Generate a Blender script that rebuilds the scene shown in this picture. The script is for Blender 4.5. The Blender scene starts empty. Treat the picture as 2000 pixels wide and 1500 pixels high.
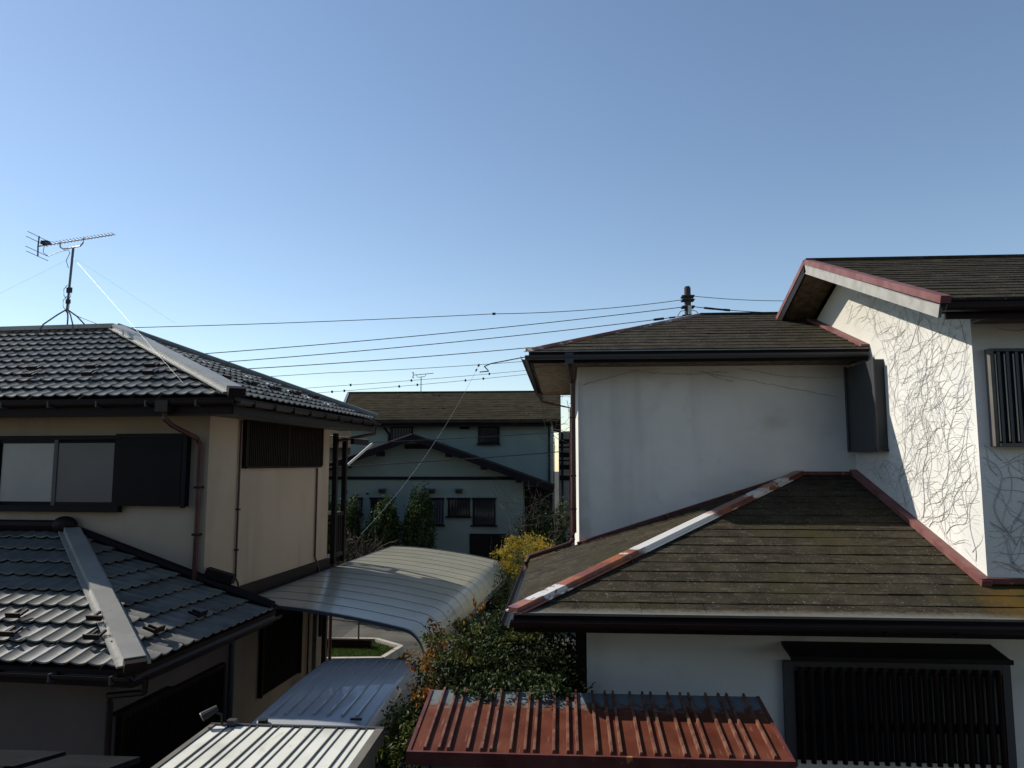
import bpy, bmesh, math, random
import numpy as np
from mathutils import Vector, Matrix, noise
R = math.radians
random.seed(7); rng = np.random.default_rng(7)
SC = bpy.context.scene; COL = SC.collection
EYE = 4.6
# ------------------------------------------------------------------ camera, sky, sun
cam = bpy.data.cameras.new('camera'); cam.sensor_width = 36; cam.lens = 26.1
cam.clip_start = .05; cam.clip_end = 2000
co = bpy.data.objects.new('camera', cam); COL.objects.link(co)
co.location = (0, 0, EYE); co.rotation_euler = (R(96.1), 0, R(3.95)); SC.camera = co
SUN = Vector((-1, .40, .85)).normalized()
W = bpy.data.worlds.new('World'); SC.world = W; W.use_nodes = True
wn = W.node_tree; bg = wn.nodes['Background']
sky = wn.nodes.new('ShaderNodeTexSky'); sky.sky_type = 'NISHITA'; sky.sun_disc = False
sky.sun_elevation = math.asin(SUN.z); sky.sun_rotation = math.atan2(SUN.x, SUN.y)
sky.air_density = 1.0; sky.dust_density = .12; sky.ozone_density = .9; sky.altitude = 50
wn.links.new(sky.outputs[0], bg.inputs[0]); bg.inputs[1].default_value = .092
sl = bpy.data.lights.new('sun', 'SUN'); sl.energy = 3.8; sl.angle = R(.5); sl.color = (1, .94, .85)
so = bpy.data.objects.new('sun', sl); COL.objects.link(so); so.rotation_euler = SUN.to_track_quat('Z', 'Y').to_euler()
SC.view_settings.view_transform = 'Standard'; SC.view_settings.look = 'None'
SC.view_settings.exposure = .60; SC.view_settings.gamma = 1; SC.view_settings.use_curve_mapping = False
SC.cycles.max_bounces = 6; SC.cycles.diffuse_bounces = 3; SC.cycles.glossy_bounces = 3

# ------------------------------------------------------------------ materials
def mat(name, col, rough=.7, var=None, vs=3., bump=0., bs=60., metal=0., spec=.25, streak=0., patches=(), rnd=0., coat=0., ior=1.5, trans=0.):
    """col base colour; var second colour mixed by noise at scale vs; patches: (colour, noise scale, lo, hi, (sx,sy,sz))"""
    m = bpy.data.materials.new(name); m.use_nodes = True; n = m.node_tree.nodes; l = m.node_tree.links
    b = n['Principled BSDF']; b.inputs['Roughness'].default_value = rough; b.inputs['Metallic'].default_value = metal
    b.inputs['Specular IOR Level'].default_value = spec; b.inputs['Coat Weight'].default_value = coat
    b.inputs['IOR'].default_value = ior
    g = n.new('ShaderNodeNewGeometry'); pos = g.outputs['Position']
    def ns(scale, detail=4, sc=(1, 1, 1)):
        mp = n.new('ShaderNodeMapping'); mp.inputs['Scale'].default_value = sc; l.new(pos, mp.inputs[0])
        t = n.new('ShaderNodeTexNoise'); t.inputs['Scale'].default_value = scale; t.inputs['Detail'].default_value = detail
        l.new(mp.outputs[0], t.inputs[0]); return t.outputs[0]
    def ramp(src, lo, hi):
        r = n.new('ShaderNodeMapRange'); r.inputs[1].default_value = lo; r.inputs[2].default_value = hi
        r.interpolation_type = 'SMOOTHSTEP'; l.new(src, r.inputs[0]); return r.outputs[0]
    def mix(a, bcol, f):
        x = n.new('ShaderNodeMix'); x.data_type = 'RGBA'; l.new(f, x.inputs[0])
        if isinstance(a, tuple): x.inputs[6].default_value = (*a, 1)
        else: l.new(a, x.inputs[6])
        if isinstance(bcol, tuple): x.inputs[7].default_value = (*bcol, 1)
        else: l.new(bcol, x.inputs[7])
        return x.outputs[2]
    c = col
    if var: c = mix(c, var, ramp(ns(vs, 6), .35, .65))
    if streak: c = mix(c, tuple(v * .55 for v in col), ramp(ns(2.2, 6, (1, 1, .08)), .5, .95 - streak * .2))
    for (pc, psc, lo, hi, sc) in patches: c = mix(c, pc, ramp(ns(psc, 8, sc), lo, hi))
    if rnd:
        oi = n.new('ShaderNodeObjectInfo'); mr = n.new('ShaderNodeMapRange'); l.new(oi.outputs['Random'], mr.inputs[0])
        mr.inputs[3].default_value = 1 - rnd; mr.inputs[4].default_value = 1 + rnd
        hs = n.new('ShaderNodeHueSaturation'); l.new(mr.outputs[0], hs.inputs['Value'])
        if isinstance(c, tuple): hs.inputs['Color'].default_value = (*c, 1)
        else: l.new(c, hs.inputs['Color'])
        c = hs.outputs[0]
    if isinstance(c, tuple): b.inputs['Base Color'].default_value = (*c, 1)
    else: l.new(c, b.inputs['Base Color'])
    if bump:
        bp = n.new('ShaderNodeBump'); bp.inputs['Strength'].default_value = bump; bp.inputs['Distance'].default_value = .01
        l.new(ns(bs, 5), bp.inputs['Height']); l.new(bp.outputs[0], b.inputs['Normal'])
    return m
def leafmat(name, c1, c2, c3, tr=.25):
    m = bpy.data.materials.new(name); m.use_nodes = True; n = m.node_tree.nodes; l = m.node_tree.links
    b = n['Principled BSDF']; b.inputs['Roughness'].default_value = .55; b.inputs['Specular IOR Level'].default_value = .2
    g = n.new('ShaderNodeNewGeometry'); r = n.new('ShaderNodeValToRGB'); l.new(g.outputs['Random Per Island'], r.inputs[0])
    e = r.color_ramp.elements; e[0].color = (*c1, 1); e[1].color = (*c3, 1); e[1].position = 1; x = e.new(.6); x.color = (*c2, 1)
    l.new(r.outputs[0], b.inputs['Base Color'])
    t = n.new('ShaderNodeBsdfTranslucent'); l.new(r.outputs[0], t.inputs[0]); ms = n.new('ShaderNodeMixShader'); ms.inputs[0].default_value = tr
    l.new(b.outputs[0], ms.inputs[1]); l.new(t.outputs[0], ms.inputs[2]); l.new(ms.outputs[0], n['Material Output'].inputs[0])
    return m
M = {}
M['wall_left'] = mat('ochre_plaster', (.37, .29, .215), .85, (.335, .262, .192), .9, .4, 90, streak=.12, patches=(((.26, .21, .16), 1.4, .58, .85, (1, 1, .5)),))
M['wall_right'] = mat('white_plaster', (.68, .665, .61), .9, (.60, .59, .545), .9, .5, 70, streak=.16, patches=(((.36, .34, .27), .9, .58, .9, (1, 1, 1.6)), ((.60, .60, .58), 4, .55, .75, (1, 1, 1))))
M['wall_far'] = mat('grey_green_plaster', (.20, .25, .225), .9, (.175, .22, .20), 1., .2, 50)
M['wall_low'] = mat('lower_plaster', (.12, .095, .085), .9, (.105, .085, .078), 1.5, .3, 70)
M['tile'] = mat('dark_glazed_tile', (.092, .093, .084), .5, (.125, .124, .110), 5, .2, 120, spec=.55, rnd=.2, patches=(((.13, .125, .10), 16, .62, .74, (1, 1, 1)), ((.035, .035, .03), 2.5, .55, .8, (1, 1, 1))))
M['cap'] = mat('grey_metal_cap', (.22, .217, .195), .45, (.26, .255, .23), 3, .08, 50, spec=.5, patches=(((.10, .095, .08), 6, .62, .8, (1, 1, 1)),))
M['slate'] = mat('weathered_slate', (.024, .019, .012), .85, (.042, .034, .021), 5, .5, 150, spec=.10, rnd=.12,
                 patches=(((.12, .115, .09), 30, .60, .72, (1, 1, 1)), ((.085, .080, .060), 8, .57, .78, (.5, 2.5, 1)), ((.16, .155, .13), 55, .64, .72, (1, 1, 1)), ((.034, .030, .012), 1.2, .5, .8, (1, 1, 1))))
M['slate_far'] = mat('brown_slate', (.040, .035, .025), .95, (.055, .048, .034), 3, .3, 60, spec=.0, rnd=.1)
M['near_tile'] = mat('near_black_tile', (.006, .007, .008), .9, (.010, .011, .012), 6, .2, 80, spec=.04)
M['near_wall'] = mat('near_house_siding', (.08, .076, .07), .9)
M['maroon'] = mat('maroon_flashing', (.085, .022, .020), .5, (.12, .038, .033), 5, .1, 60, patches=(((.36, .16, .07), 9, .62, .7, (1, 1, 1)),))
M['peel_sheen'] = mat('peeling_metal_sheen', (.13, .042, .036), .34, (.18, .06, .045), 5, .15, 60, spec=.7,
                patches=(((.30, .10, .04), 3.0, .46, .60, (1, 1, 1)), ((.55, .53, .49), 2.6, .545, .575, (1, 1, 1)), ((.26, .08, .03), 16, .58, .63, (1, 1, 1))))
M['red_rib'] = mat('sun_bleached_rib', (.095, .030, .017), .55, (.18, .085, .052), 9, .1, 80, spec=.3)
M['pole'] = mat('dark_pole', (.045, .04, .045), .8)
M['red_roof'] = mat('faded_red_sheet', (.088, .022, .011), .6, (.125, .038, .019), 3, .15, 80, spec=.12, streak=.2,
                    patches=(((.20, .10, .065), 7, .60, .78, (6, .6, 1)), ((.07, .03, .025), 16, .64, .76, (1, 1, 1))))
M['trim'] = mat('dark_brown_trim', (.010, .006, .006), .55, (.014, .008, .008), 5, spec=.12)
M['gutter'] = mat('brown_gutter', (.014, .007, .007), .4, (.020, .010, .010), 4, spec=.25)
M['gutter_grey'] = mat('grey_gutter', (.055, .056, .06), .4)
M['pipe'] = mat('brown_pipe', (.060, .022, .020), .42, (.08, .034, .03), 4)
M['soffit'] = mat('soffit_board', (.13, .12, .10), .8, (.10, .09, .08), 3)
M['soffit_old'] = mat('stained_soffit', (.19, .14, .09), .9, (.10, .075, .05), 9, .5, 60)
M['fascia'] = mat('pale_barge_board', (.33, .32, .29), .7, (.27, .26, .23), 6, .1)
M['barge'] = mat('pink_faded_verge', (.14, .05, .046), .55, (.19, .085, .075), 5, .1)
M['shutter'] = mat('brown_shutter', (.007, .0065, .009), .55, (.005, .005, .0065), 4, spec=.12)
M['lattice'] = mat('brown_lattice', (.017, .009, .006), .6, (.012, .007, .005), 6, spec=.08)
M['dark'] = mat('dark_interior', (.006, .006, .007), .8)
M['pane'] = mat('frosted_pane', (.16, .18, .20), .25, (.19, .21, .23), 1.2, spec=.6)
M['pane_dark'] = mat('dark_pane', (.065, .07, .085), .3, (.05, .055, .07), 1.2, spec=.4)
M['alu'] = mat('aluminium', (.36, .36, .36), .4, metal=.6)
M['shutter_box'] = mat('grey_shutter_box', (.045, .05, .052), .45, (.038, .042, .043), 2)
M['carport'] = mat('bronze_polycarbonate', (.31, .30, .235), .2, (.27, .265, .205), .8, .03, 2.5, spec=.35, patches=(((.20, .19, .15), 5, .60, .8, (1, .25, 1)), ((.16, .15, .11), 22, .66, .76, (1, 1, 1))))
M['carport_frame'] = mat('bronze_frame', (.07, .065, .065), .4)
M['van'] = mat('white_van_paint', (.36, .37, .38), .36, (.33, .34, .35), 2, coat=.4)
M['rubber'] = mat('tyre_rubber', (.02, .02, .02), .8)
M['glass'] = mat('tinted_glass', (.02, .025, .03), .08, spec=.8)
M['red_lens'] = mat('red_lens', (.25, .01, .01), .2)
M['shed_white'] = mat('ivory_steel', (.60, .60, .52), .45, (.66, .655, .58), 3, .04, streak=.1, patches=(((.38, .35, .27), 7, .62, .8, (1, .35, 1)), ((.25, .22, .16), 30, .68, .76, (1, 1, 1))))
M['shed_body'] = mat('shed_steel', (.16, .175, .165), .5, (.14, .155, .148), 2)
M['wood'] = mat('grey_bark', (.11, .085, .06), .9, (.07, .055, .04), 20, .5)
M['twig'] = mat('pale_dry_twig', (.075, .06, .045), .9, (.04, .032, .026), 20)
M['ivy'] = mat('dry_ivy_stem', (.46, .44, .41), .9, (.32, .30, .275), 9)
M['wire'] = mat('black_cable', (.02, .02, .022), .5)
M['wire_pale'] = mat('pale_cable', (.30, .33, .33), .4)
M['mast'] = mat('galvanised_mast', (.10, .10, .11), .45, metal=.5)
M['concrete'] = mat('pale_concrete', (.11, .105, .09), .95, (.085, .08, .07), 1.5, .4, 40, spec=.05)
M['kerb'] = mat('kerb_concrete', (.40, .37, .31), .9, (.33, .30, .25), 6, .3)
M['asphalt'] = mat('grey_asphalt', (.075, .073, .064), .9, (.06, .058, .052), 2, .5, 90, spec=.05)
M['grass'] = leafmat('grass_blades', (.04, .075, .018), (.06, .11, .025), (.12, .14, .045))
M['leaf'] = leafmat('dark_leaf', (.014, .028, .009), (.030, .052, .014), (.08, .10, .025))
M['leaf_y'] = leafmat('yellow_leaf', (.09, .13, .02), (.32, .22, .02), (.50, .30, .02), .35)
M['leaf_g'] = leafmat('olive_leaf', (.03, .05, .012), (.08, .10, .02), (.17, .16, .03))
M['leaf_r'] = leafmat('red_leaf', (.07, .09, .02), (.26, .12, .02), (.50, .13, .03), .35)
M['leaf_far'] = leafmat('far_leaf', (.018, .034, .010), (.035, .06, .016), (.11, .14, .035))

def extra_patch(m, col, axis, lo, hi, nscale=6., namp=.5, centre=None):
    """a patch of colour with its own outline, at a fixed place on the surface: position along an axis (or distance from a centre) broken up by noise"""
    n = m.node_tree.nodes; l = m.node_tree.links; b = n['Principled BSDF']; src = b.inputs['Base Color'].links[0].from_socket
    g = n.new('ShaderNodeNewGeometry')
    if centre is None:
        sp = n.new('ShaderNodeSeparateXYZ'); l.new(g.outputs['Position'], sp.inputs[0]); val = sp.outputs[axis]
    else:
        d = n.new('ShaderNodeVectorMath'); d.operation = 'DISTANCE'; l.new(g.outputs['Position'], d.inputs[0]); d.inputs[1].default_value = centre; val = d.outputs['Value']
    t = n.new('ShaderNodeTexNoise'); t.inputs['Scale'].default_value = nscale; t.inputs['Detail'].default_value = 6; l.new(g.outputs['Position'], t.inputs[0])
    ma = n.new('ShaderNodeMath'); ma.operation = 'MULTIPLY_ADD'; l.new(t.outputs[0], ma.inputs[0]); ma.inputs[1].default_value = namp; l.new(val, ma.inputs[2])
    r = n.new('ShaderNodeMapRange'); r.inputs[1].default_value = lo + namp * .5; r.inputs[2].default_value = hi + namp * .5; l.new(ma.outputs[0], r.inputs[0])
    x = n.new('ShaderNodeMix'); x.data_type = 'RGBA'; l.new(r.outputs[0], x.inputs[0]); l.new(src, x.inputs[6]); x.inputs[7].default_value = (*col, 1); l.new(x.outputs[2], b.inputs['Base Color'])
extra_patch(M['red_roof'], (.13, .05, .022), 1, 6.80, 7.05, 9., .5)
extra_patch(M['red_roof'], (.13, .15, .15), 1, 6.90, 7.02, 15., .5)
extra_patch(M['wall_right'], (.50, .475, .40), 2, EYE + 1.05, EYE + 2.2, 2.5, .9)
extra_patch(M['slate'], (.14, .132, .11), 1, 7.29, 7.19, 18., .10)
extra_patch(M['peel_sheen'], (.58, .57, .54), 0, .80, .70, 6., .35, (1.3, 9.0, 3.76))  # whitish sheen of the sunlit hip stretch, painted into the colour
extra_patch(M['slate'], (.17, .085, .010), 0, .62, .18, 5., .5, (4.52, 7.45, 3.25))
extra_patch(M['slate'], (.055, .042, .012), 0, 1.3, .5, 3., .8, (5.0, 7.5, 3.25))

# ------------------------------------------------------------------ helpers
def link(o, parent=None):
    COL.objects.link(o)
    if parent is not None: o.parent = parent
    return o
class T:
    """a thing: frame angle a (degrees, about the world's vertical), base in frame coordinates"""
    def __init__(s, name, label, cat, base, a=0, group=None):
        s.a = a; s.base = Vector(base)
        s.e = link(bpy.data.objects.new(name, None)); s.e.empty_display_size = .2
        s.e.location = Matrix.Rotation(R(a), 3, 'Z') @ s.base; s.e.rotation_euler = (0, 0, R(a))
        s.e['label'] = label; s.e['category'] = cat
        if group: s.e['group'] = group
    def part(s, name, bm, m, parent=None, smooth=False, stuff=False, label=None):
        me = bpy.data.meshes.new(name)
        bmesh.ops.translate(bm, verts=bm.verts, vec=-s.base); bmesh.ops.recalc_face_normals(bm, faces=bm.faces)
        bm.to_mesh(me); bm.free(); me.materials.append(M[m])
        if smooth: me.polygons.foreach_set('use_smooth', [True] * len(me.polygons)); me.set_sharp_from_angle(angle=R(38))
        o = link(bpy.data.objects.new(name, me), parent or s.e)
        if stuff: o['kind'] = 'stuff'
        if label: o['label'] = label
        return o
def single(name, bm, m, label=None, cat=None, kind=None, base=(0, 0, 0), smooth=False, group=None):
    me = bpy.data.meshes.new(name); b = Vector(base)
    bmesh.ops.translate(bm, verts=bm.verts, vec=-b); bm.to_mesh(me); bm.free(); me.materials.append(M[m])
    if smooth: me.polygons.foreach_set('use_smooth', [True] * len(me.polygons))
    o = link(bpy.data.objects.new(name, me)); o.location = b
    if label: o['label'] = label
    if cat: o['category'] = cat
    if kind: o['kind'] = kind
    if group: o['group'] = group
    return o
def NB(): return bmesh.new()
def box(bm, x0, x1, y0, y1, z0, z1):
    v = [bm.verts.new((x, y, z)) for z in (z0, z1) for (x, y) in ((x0, y0), (x1, y0), (x1, y1), (x0, y1))]
    for f in ((3, 2, 1, 0), (4, 5, 6, 7), (0, 1, 5, 4), (1, 2, 6, 5), (2, 3, 7, 6), (3, 0, 4, 7)): bm.faces.new([v[i] for i in f])
    return bm
def B(*a): return box(NB(), *a)
def prism(bm, pts, d):
    """polygon pts (3D) extruded by vector d"""
    d = Vector(d); a = [bm.verts.new(p) for p in pts]; b = [bm.verts.new(Vector(p) + d) for p in pts]
    n = len(pts); bm.faces.new(a); bm.faces.new(b[::-1])
    for i in range(n): bm.faces.new((a[i], b[i], b[(i + 1) % n], a[(i + 1) % n]))
    return bm
def beam(bm, p0, p1, w, h, up=(0, 0, 1), off=0.):
    p0 = Vector(p0); p1 = Vector(p1); d = (p1 - p0).normalized(); s = d.cross(Vector(up)).normalized(); u = s.cross(d)
    c = [p + s * a * w / 2 + u * (b * h + off) for p in (p0, p1) for a, b in ((-1, 0), (1, 0), (1, 1), (-1, 1))]
    v = [bm.verts.new(q) for q in c]
    for f in ((0, 1, 2, 3), (7, 6, 5, 4), (0, 4, 5, 1), (1, 5, 6, 2), (2, 6, 7, 3), (3, 7, 4, 0)): bm.faces.new([v[i] for i in f])
    return bm
def tube(bm, pts, r, n=6, r1=None, cap=True):
    pts = [Vector(p) for p in pts]; rings = []; k = len(pts)
    ref = Vector((0, 0, 1))
    for i, p in enumerate(pts):
        d = (pts[min(i + 1, k - 1)] - pts[max(i - 1, 0)]).normalized()
        if abs(d.dot(ref)) > .97: s = d.cross(Vector((1, 0, 0))).normalized()
        else: s = d.cross(ref).normalized()
        u = s.cross(d); rr = r if r1 is None else r + (r1 - r) * i / (k - 1)
        rings.append([bm.verts.new(p + (s * math.cos(t) + u * math.sin(t)) * rr) for t in [2 * math.pi * j / n for j in range(n)]])
    for a, b in zip(rings, rings[1:]):
        for j in range(n): bm.faces.new((a[j], a[(j + 1) % n], b[(j + 1) % n], b[j]))
    if cap: bm.faces.new(rings[0][::-1]); bm.faces.new(rings[-1])
    return bm
def gutter(bm, p0, p1, r=.055, n=6):
    p0 = Vector(p0); p1 = Vector(p1); d = (p1 - p0).normalized(); s = d.cross(Vector((0, 0, 1))).normalized(); z = Vector((0, 0, 1))
    def ring(p, rr): return [bm.verts.new(p + s * math.cos(t) * rr - z * math.sin(t) * rr) for t in [math.pi * j / n for j in range(n + 1)]]
    a, b, c, e = ring(p0, r), ring(p1, r), ring(p0, r - .006), ring(p1, r - .006)
    for j in range(n):
        bm.faces.new((a[j], a[j + 1], b[j + 1], b[j])); bm.faces.new((c[j + 1], c[j], e[j], e[j + 1]))
        bm.faces.new((a[j + 1], a[j], c[j], c[j + 1])); bm.faces.new((b[j], b[j + 1], e[j + 1], e[j]))
    bm.faces.new((a[0], b[0], e[0], c[0])); bm.faces.new((a[n], c[n], e[n], b[n]))
    return bm
def sag(p0, p1, s, n=14):
    p0 = Vector(p0); p1 = Vector(p1)
    return [p0.lerp(p1, i / n) - Vector((0, 0, s * 4 * (i / n) * (1 - i / n))) for i in range(n + 1)]

class Plane:
    def __init__(s, O, U, V): s.O = Vector(O); s.U = Vector(U).normalized(); s.V = Vector(V).normalized(); s.N = s.U.cross(s.V).normalized()
    def uv(s, p): q = Vector(p) - s.O; return Vector((q.dot(s.U), q.dot(s.V)))
    def mat(s, u, v, n=0.):
        p = s.O + s.U * u + s.V * v + s.N * n
        return Matrix(((s.U.x, s.V.x, s.N.x, p.x), (s.U.y, s.V.y, s.N.y, p.y), (s.U.z, s.V.z, s.N.z, p.z), (0, 0, 0, 1)))
def inside(poly, p, e=1e-4):
    for i in range(len(poly)):
        a, b = poly[i], poly[(i + 1) % len(poly)]
        if (b.x - a.x) * (p.y - a.y) - (b.y - a.y) * (p.x - a.x) < -e: return False
    return True
def lay(thing, plane, poly3, tmpl, pw, pl, m, name, parent, stag=0., limit=None, v0=0., lift=0.005, inset=0., keep=None):
    """lay copies of template mesh (function returning bmesh in u,v,n) over a convex roof polygon; cut pieces at the edges.
       keep(u, v): True = own object, else joined in one stuff part"""
    poly = [plane.uv(p) for p in poly3]
    area = sum(a.x * b.y - b.x * a.y for a, b in zip(poly, poly[1:] + poly[:1]))
    if area < 0: poly.reverse()
    us = [p.x for p in poly]; vs = [p.y for p in poly]
    bm0 = tmpl(); shared = bpy.data.meshes.new(name); bm0.to_mesh(shared); shared.materials.append(M[m])
    rest = NB(); row = 0; v = v0; n_obj = 0
    xs = [w.co.x for w in bm0.verts]; ys = [w.co.y for w in bm0.verts]
    ax, bx, ay, by = min(xs), max(xs), min(ys), max(ys)
    off = Matrix.Translation(-thing.base)
    while v < max(vs):
        u = math.floor(min(us) / pw) * pw - (stag * (row % 2)) * pw
        while u < max(us):
            cor = [Vector((u + a, v + b)) for a in (ax, bx) for b in (max(ay, 0), min(by, pl))]
            ins = [inside(poly, c) for c in cor]
            jit = random.uniform(-.002, .003); du = random.uniform(-.003, .003); rot = Matrix.Rotation(random.gauss(0, .0045), 4, 'Z') @ Matrix.Rotation(random.gauss(0, .004), 4, 'X')
            own = keep is None or keep(u, v)
            if all(ins):
                if own:
                    o = link(bpy.data.objects.new(name, shared), parent); o.matrix_local = off @ plane.mat(u + du, v, lift + jit) @ rot; n_obj += 1
                else:
                    t = bm0.copy(); bmesh.ops.transform(t, matrix=plane.mat(u, v, lift), verts=t.verts)
                    tm = bpy.data.meshes.new('t'); t.to_mesh(tm); t.free(); rest.from_mesh(tm); bpy.data.meshes.remove(tm)
            else:
                t = bm0.copy()
                for i in range(len(poly)):
                    a, b = poly[i], poly[(i + 1) % len(poly)]; d = (b - a)
                    if d.length < 1e-6: continue
                    nrm = Vector((d.y, -d.x, 0)).normalized()
                    if abs(nrm.y) > .999 and nrm.y < 0: continue     # lower edge: let the tile hang over
                    geom = t.verts[:] + t.edges[:] + t.faces[:]
                    if not t.faces: break
                    bmesh.ops.bisect_plane(t, geom=geom, plane_co=Vector((a.x - u, a.y - v, 0)), plane_no=nrm, clear_outer=True)
                if t.faces:
                    xs2 = [w.co.x for w in t.verts]; ys2 = [w.co.y for w in t.verts]
                    if max(xs2) - min(xs2) > .012 and max(ys2) - min(ys2) > .012:
                        if own and (max(xs2) - min(xs2)) * (max(ys2) - min(ys2)) > .004:
                            me = bpy.data.meshes.new(name); t.to_mesh(me); me.materials.append(M[m])
                            o = link(bpy.data.objects.new(name, me), parent); o.matrix_local = off @ plane.mat(u, v, lift + jit); n_obj += 1
                        else:
                            bmesh.ops.transform(t, matrix=plane.mat(u, v, lift), verts=t.verts)
                            tm = bpy.data.meshes.new('t'); t.to_mesh(tm); rest.from_mesh(tm); bpy.data.meshes.remove(tm)
                t.free()
            u += pw
        v += pl; row += 1
    bm0.free()
    if rest.verts: thing.part('roof_covering', rest, m, parent, stuff=True)
    else: rest.free()
    print('LAY', name, n_obj)
def s_tile(pw=.392, pl=.35, waves=2, amp=.030, th=.052):
    def f():
        bm = NB(); n = 8 * waves; prev = None
        for i in range(n + 1):
            ph = (i / 8) % 1.0; x = pw * i / n
            h = amp * (1 - math.sin(math.pi * ph) ** .8)
            if i in (0, n): h = amp
            r = [bm.verts.new(p) for p in ((x, -.004, h + th - .016), (x, 0, h + th), (x, pl * .5, h + th * .5), (x, pl + .03, h + .004))]
            if prev:
                for j in range(3): bm.faces.new((prev[j], r[j], r[j + 1], prev[j + 1]))
            prev = r
        bmesh.ops.recalc_face_normals(bm, faces=bm.faces); return bm
    return f
def slate(pw=.6, pl=.225, th=.016):
    def f():
        bm = NB(); g = .0015
        pts = [(g, 0, .004 + th * .0), (pw - g, 0, .004), (pw - g, pl + .03, -.006), (g, pl + .03, -.006)]
        a = [bm.verts.new(p) for p in pts]; b = [bm.verts.new((p[0], p[1], p[2] + th)) for p in pts]
        bm.faces.new(a[::-1]); bm.faces.new(b)
        for i in range(4): bm.faces.new((a[i], a[(i + 1) % 4], b[(i + 1) % 4], b[i]))
        return bm
    return f
def slats(thing, name, parent, m, n, mk):
    """n alike slats sharing one mesh; mk(i) -> location offset; template built by mk(None)"""
    bm = mk(None); me = bpy.data.meshes.new(name); bm.to_mesh(me); bm.free(); me.materials.append(M[m])
    for i in range(n):
        o = link(bpy.data.objects.new(name, me), parent); o.location = Vector(mk(i)) - thing.base
def foliage(center, radii, n, size, seed, lump=.35, shell=.45, aspect=.45, droop=0.):
    """many small leaf faces in clumps over a lumpy ellipsoid; returns bmesh-free mesh data"""
    g = np.random.default_rng(seed); C = np.array(center); Rr = np.array(radii)
    nc = max(12, n // 55); d = g.normal(size=(nc, 3)); d /= np.linalg.norm(d, axis=1)[:, None]
    rad = (1 - shell * g.random(nc) ** 1.4) * (1 + lump * (g.random(nc) - .5))
    cc = d * rad[:, None]
    idx = g.integers(0, nc, n); cs = g.uniform(.10, .26, nc)
    p = cc[idx] + g.normal(size=(n, 3)) * cs[idx][:, None] * .55
    p = C + p * Rr
    a = g.normal(size=(n, 3)); a[:, 2] -= droop; a /= np.linalg.norm(a, axis=1)[:, None]
    b = np.cross(a, g.normal(size=(n, 3))); b /= np.linalg.norm(b, axis=1)[:, None]
    s = (size * g.uniform(.6, 1.3, n))[:, None]
    nn = np.cross(a, b)
    v = np.stack([p - a * s, p + b * s * aspect + nn * s * .12, p + a * s, p - b * s * aspect + nn * s * .12], 1).reshape(-1, 3)
    f = np.arange(n * 4).reshape(-1, 4)
    return v, f, C + cc * Rr
def leaf_part(thing, name, m, data):
    v, f, _ = data; me = bpy.data.meshes.new(name); vv = v - np.array(thing.base)
    me.from_pydata(vv.tolist(), [], f.tolist()); me.materials.append(M[m]); me.update()
    return link(bpy.data.objects.new(name, me), thing.e)
def branches(base, targets, r0, r1=.004, n=4, wob=.12, seed=0, fork=.35):
    g = random.Random(seed); bm = NB(); base = Vector(base); top = Vector(np.mean(np.array(targets), 0).tolist()); top = base.lerp(top, .6)
    tube(bm, [base, base.lerp(top, .5) + Vector((g.uniform(-.05, .05), g.uniform(-.05, .05), 0)), top], r0, 7, r0 * .6)
    for t in targets:
        t = Vector(t); s = base.lerp(top, g.uniform(fork, 1)); pts = [s]
        L = (t - s).length
        for k in range(1, n): pts.append(s.lerp(t, k / n) + Vector([g.uniform(-1, 1) * wob * L for _ in range(3)]))
        pts.append(t); tube(bm, pts, r0 * .3, 4, r1, cap=False)
    return bm

# ================================================================== GROUND
single('ground', B(-220, 220, -60, 420, -.3, 0), 'asphalt', kind='structure')
single('driveway', B(-5.9, .1, 2, 22.5, .001, .012), 'concrete', kind='structure')
single('road', B(-60, 60, 16.5, 19.6, .013, .02), 'asphalt', kind='structure')

# ================================================================== RIGHT HOUSE
H = T('stucco_house', 'white stucco house on the right with stained slate hip roofs and dry ivy', 'house', (4.2, 10, 0))
zE, zU = EYE - 1.42, EYE + 1.56            # eaves
X0, XL, XG, XR, YW = -.48, .22, 4.20, 10.2, 11.06
# walls
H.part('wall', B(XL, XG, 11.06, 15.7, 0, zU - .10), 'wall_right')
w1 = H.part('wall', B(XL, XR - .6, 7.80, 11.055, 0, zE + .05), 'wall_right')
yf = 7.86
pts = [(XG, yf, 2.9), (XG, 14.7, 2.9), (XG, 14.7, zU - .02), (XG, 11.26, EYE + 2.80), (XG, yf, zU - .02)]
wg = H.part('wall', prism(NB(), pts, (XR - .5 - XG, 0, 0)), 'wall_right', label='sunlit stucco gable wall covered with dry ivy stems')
s1 = .323
# lower lean-to hip roof
pF = Plane((X0, 7.18, zE), (1, 0, 0), (0, 1, s1)); A = Vector((X0, 7.18, zE))
dY = YW - 7.18; top = zE + s1 * dY; apex = Vector((X0 + dY, YW, top))
def zl(y): return zE + s1 * (y - 7.18)
deck = NB(); prism(deck, [A, (XR, 7.18, zE), (XR, yf, zl(yf)), (XG, yf, zl(yf)), (XG, YW, top), apex], (0, 0, -.05))
roofL = H.part('lower_roof', deck, 'trim')
polyF = [A, Vector((XG - .03, 7.18, zE)), Vector((XG - .03, YW, top)), apex]
lay(H, pF, polyF, slate(), .6, .225, 'slate', 'slate', roofL, stag=.43)
polyR = [Vector((XG - .03, 7.18, zE)), Vector((XR, 7.18, zE)), Vector((XR, yf - .01, zl(yf))), Vector((XG - .03, yf - .01, zl(yf)))]
lay(H, pF, polyR, slate(), .6, .225, 'slate', 'slate', roofL, stag=.43)
pLft = Plane((X0, 7.18, zE), (0, -1, 0), (1, 0, s1))
Bk = Vector((X0, YW + .02, zE)); polyL = [A, apex, Vector((apex.x, YW + .02, apex.z)), Bk]
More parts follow.
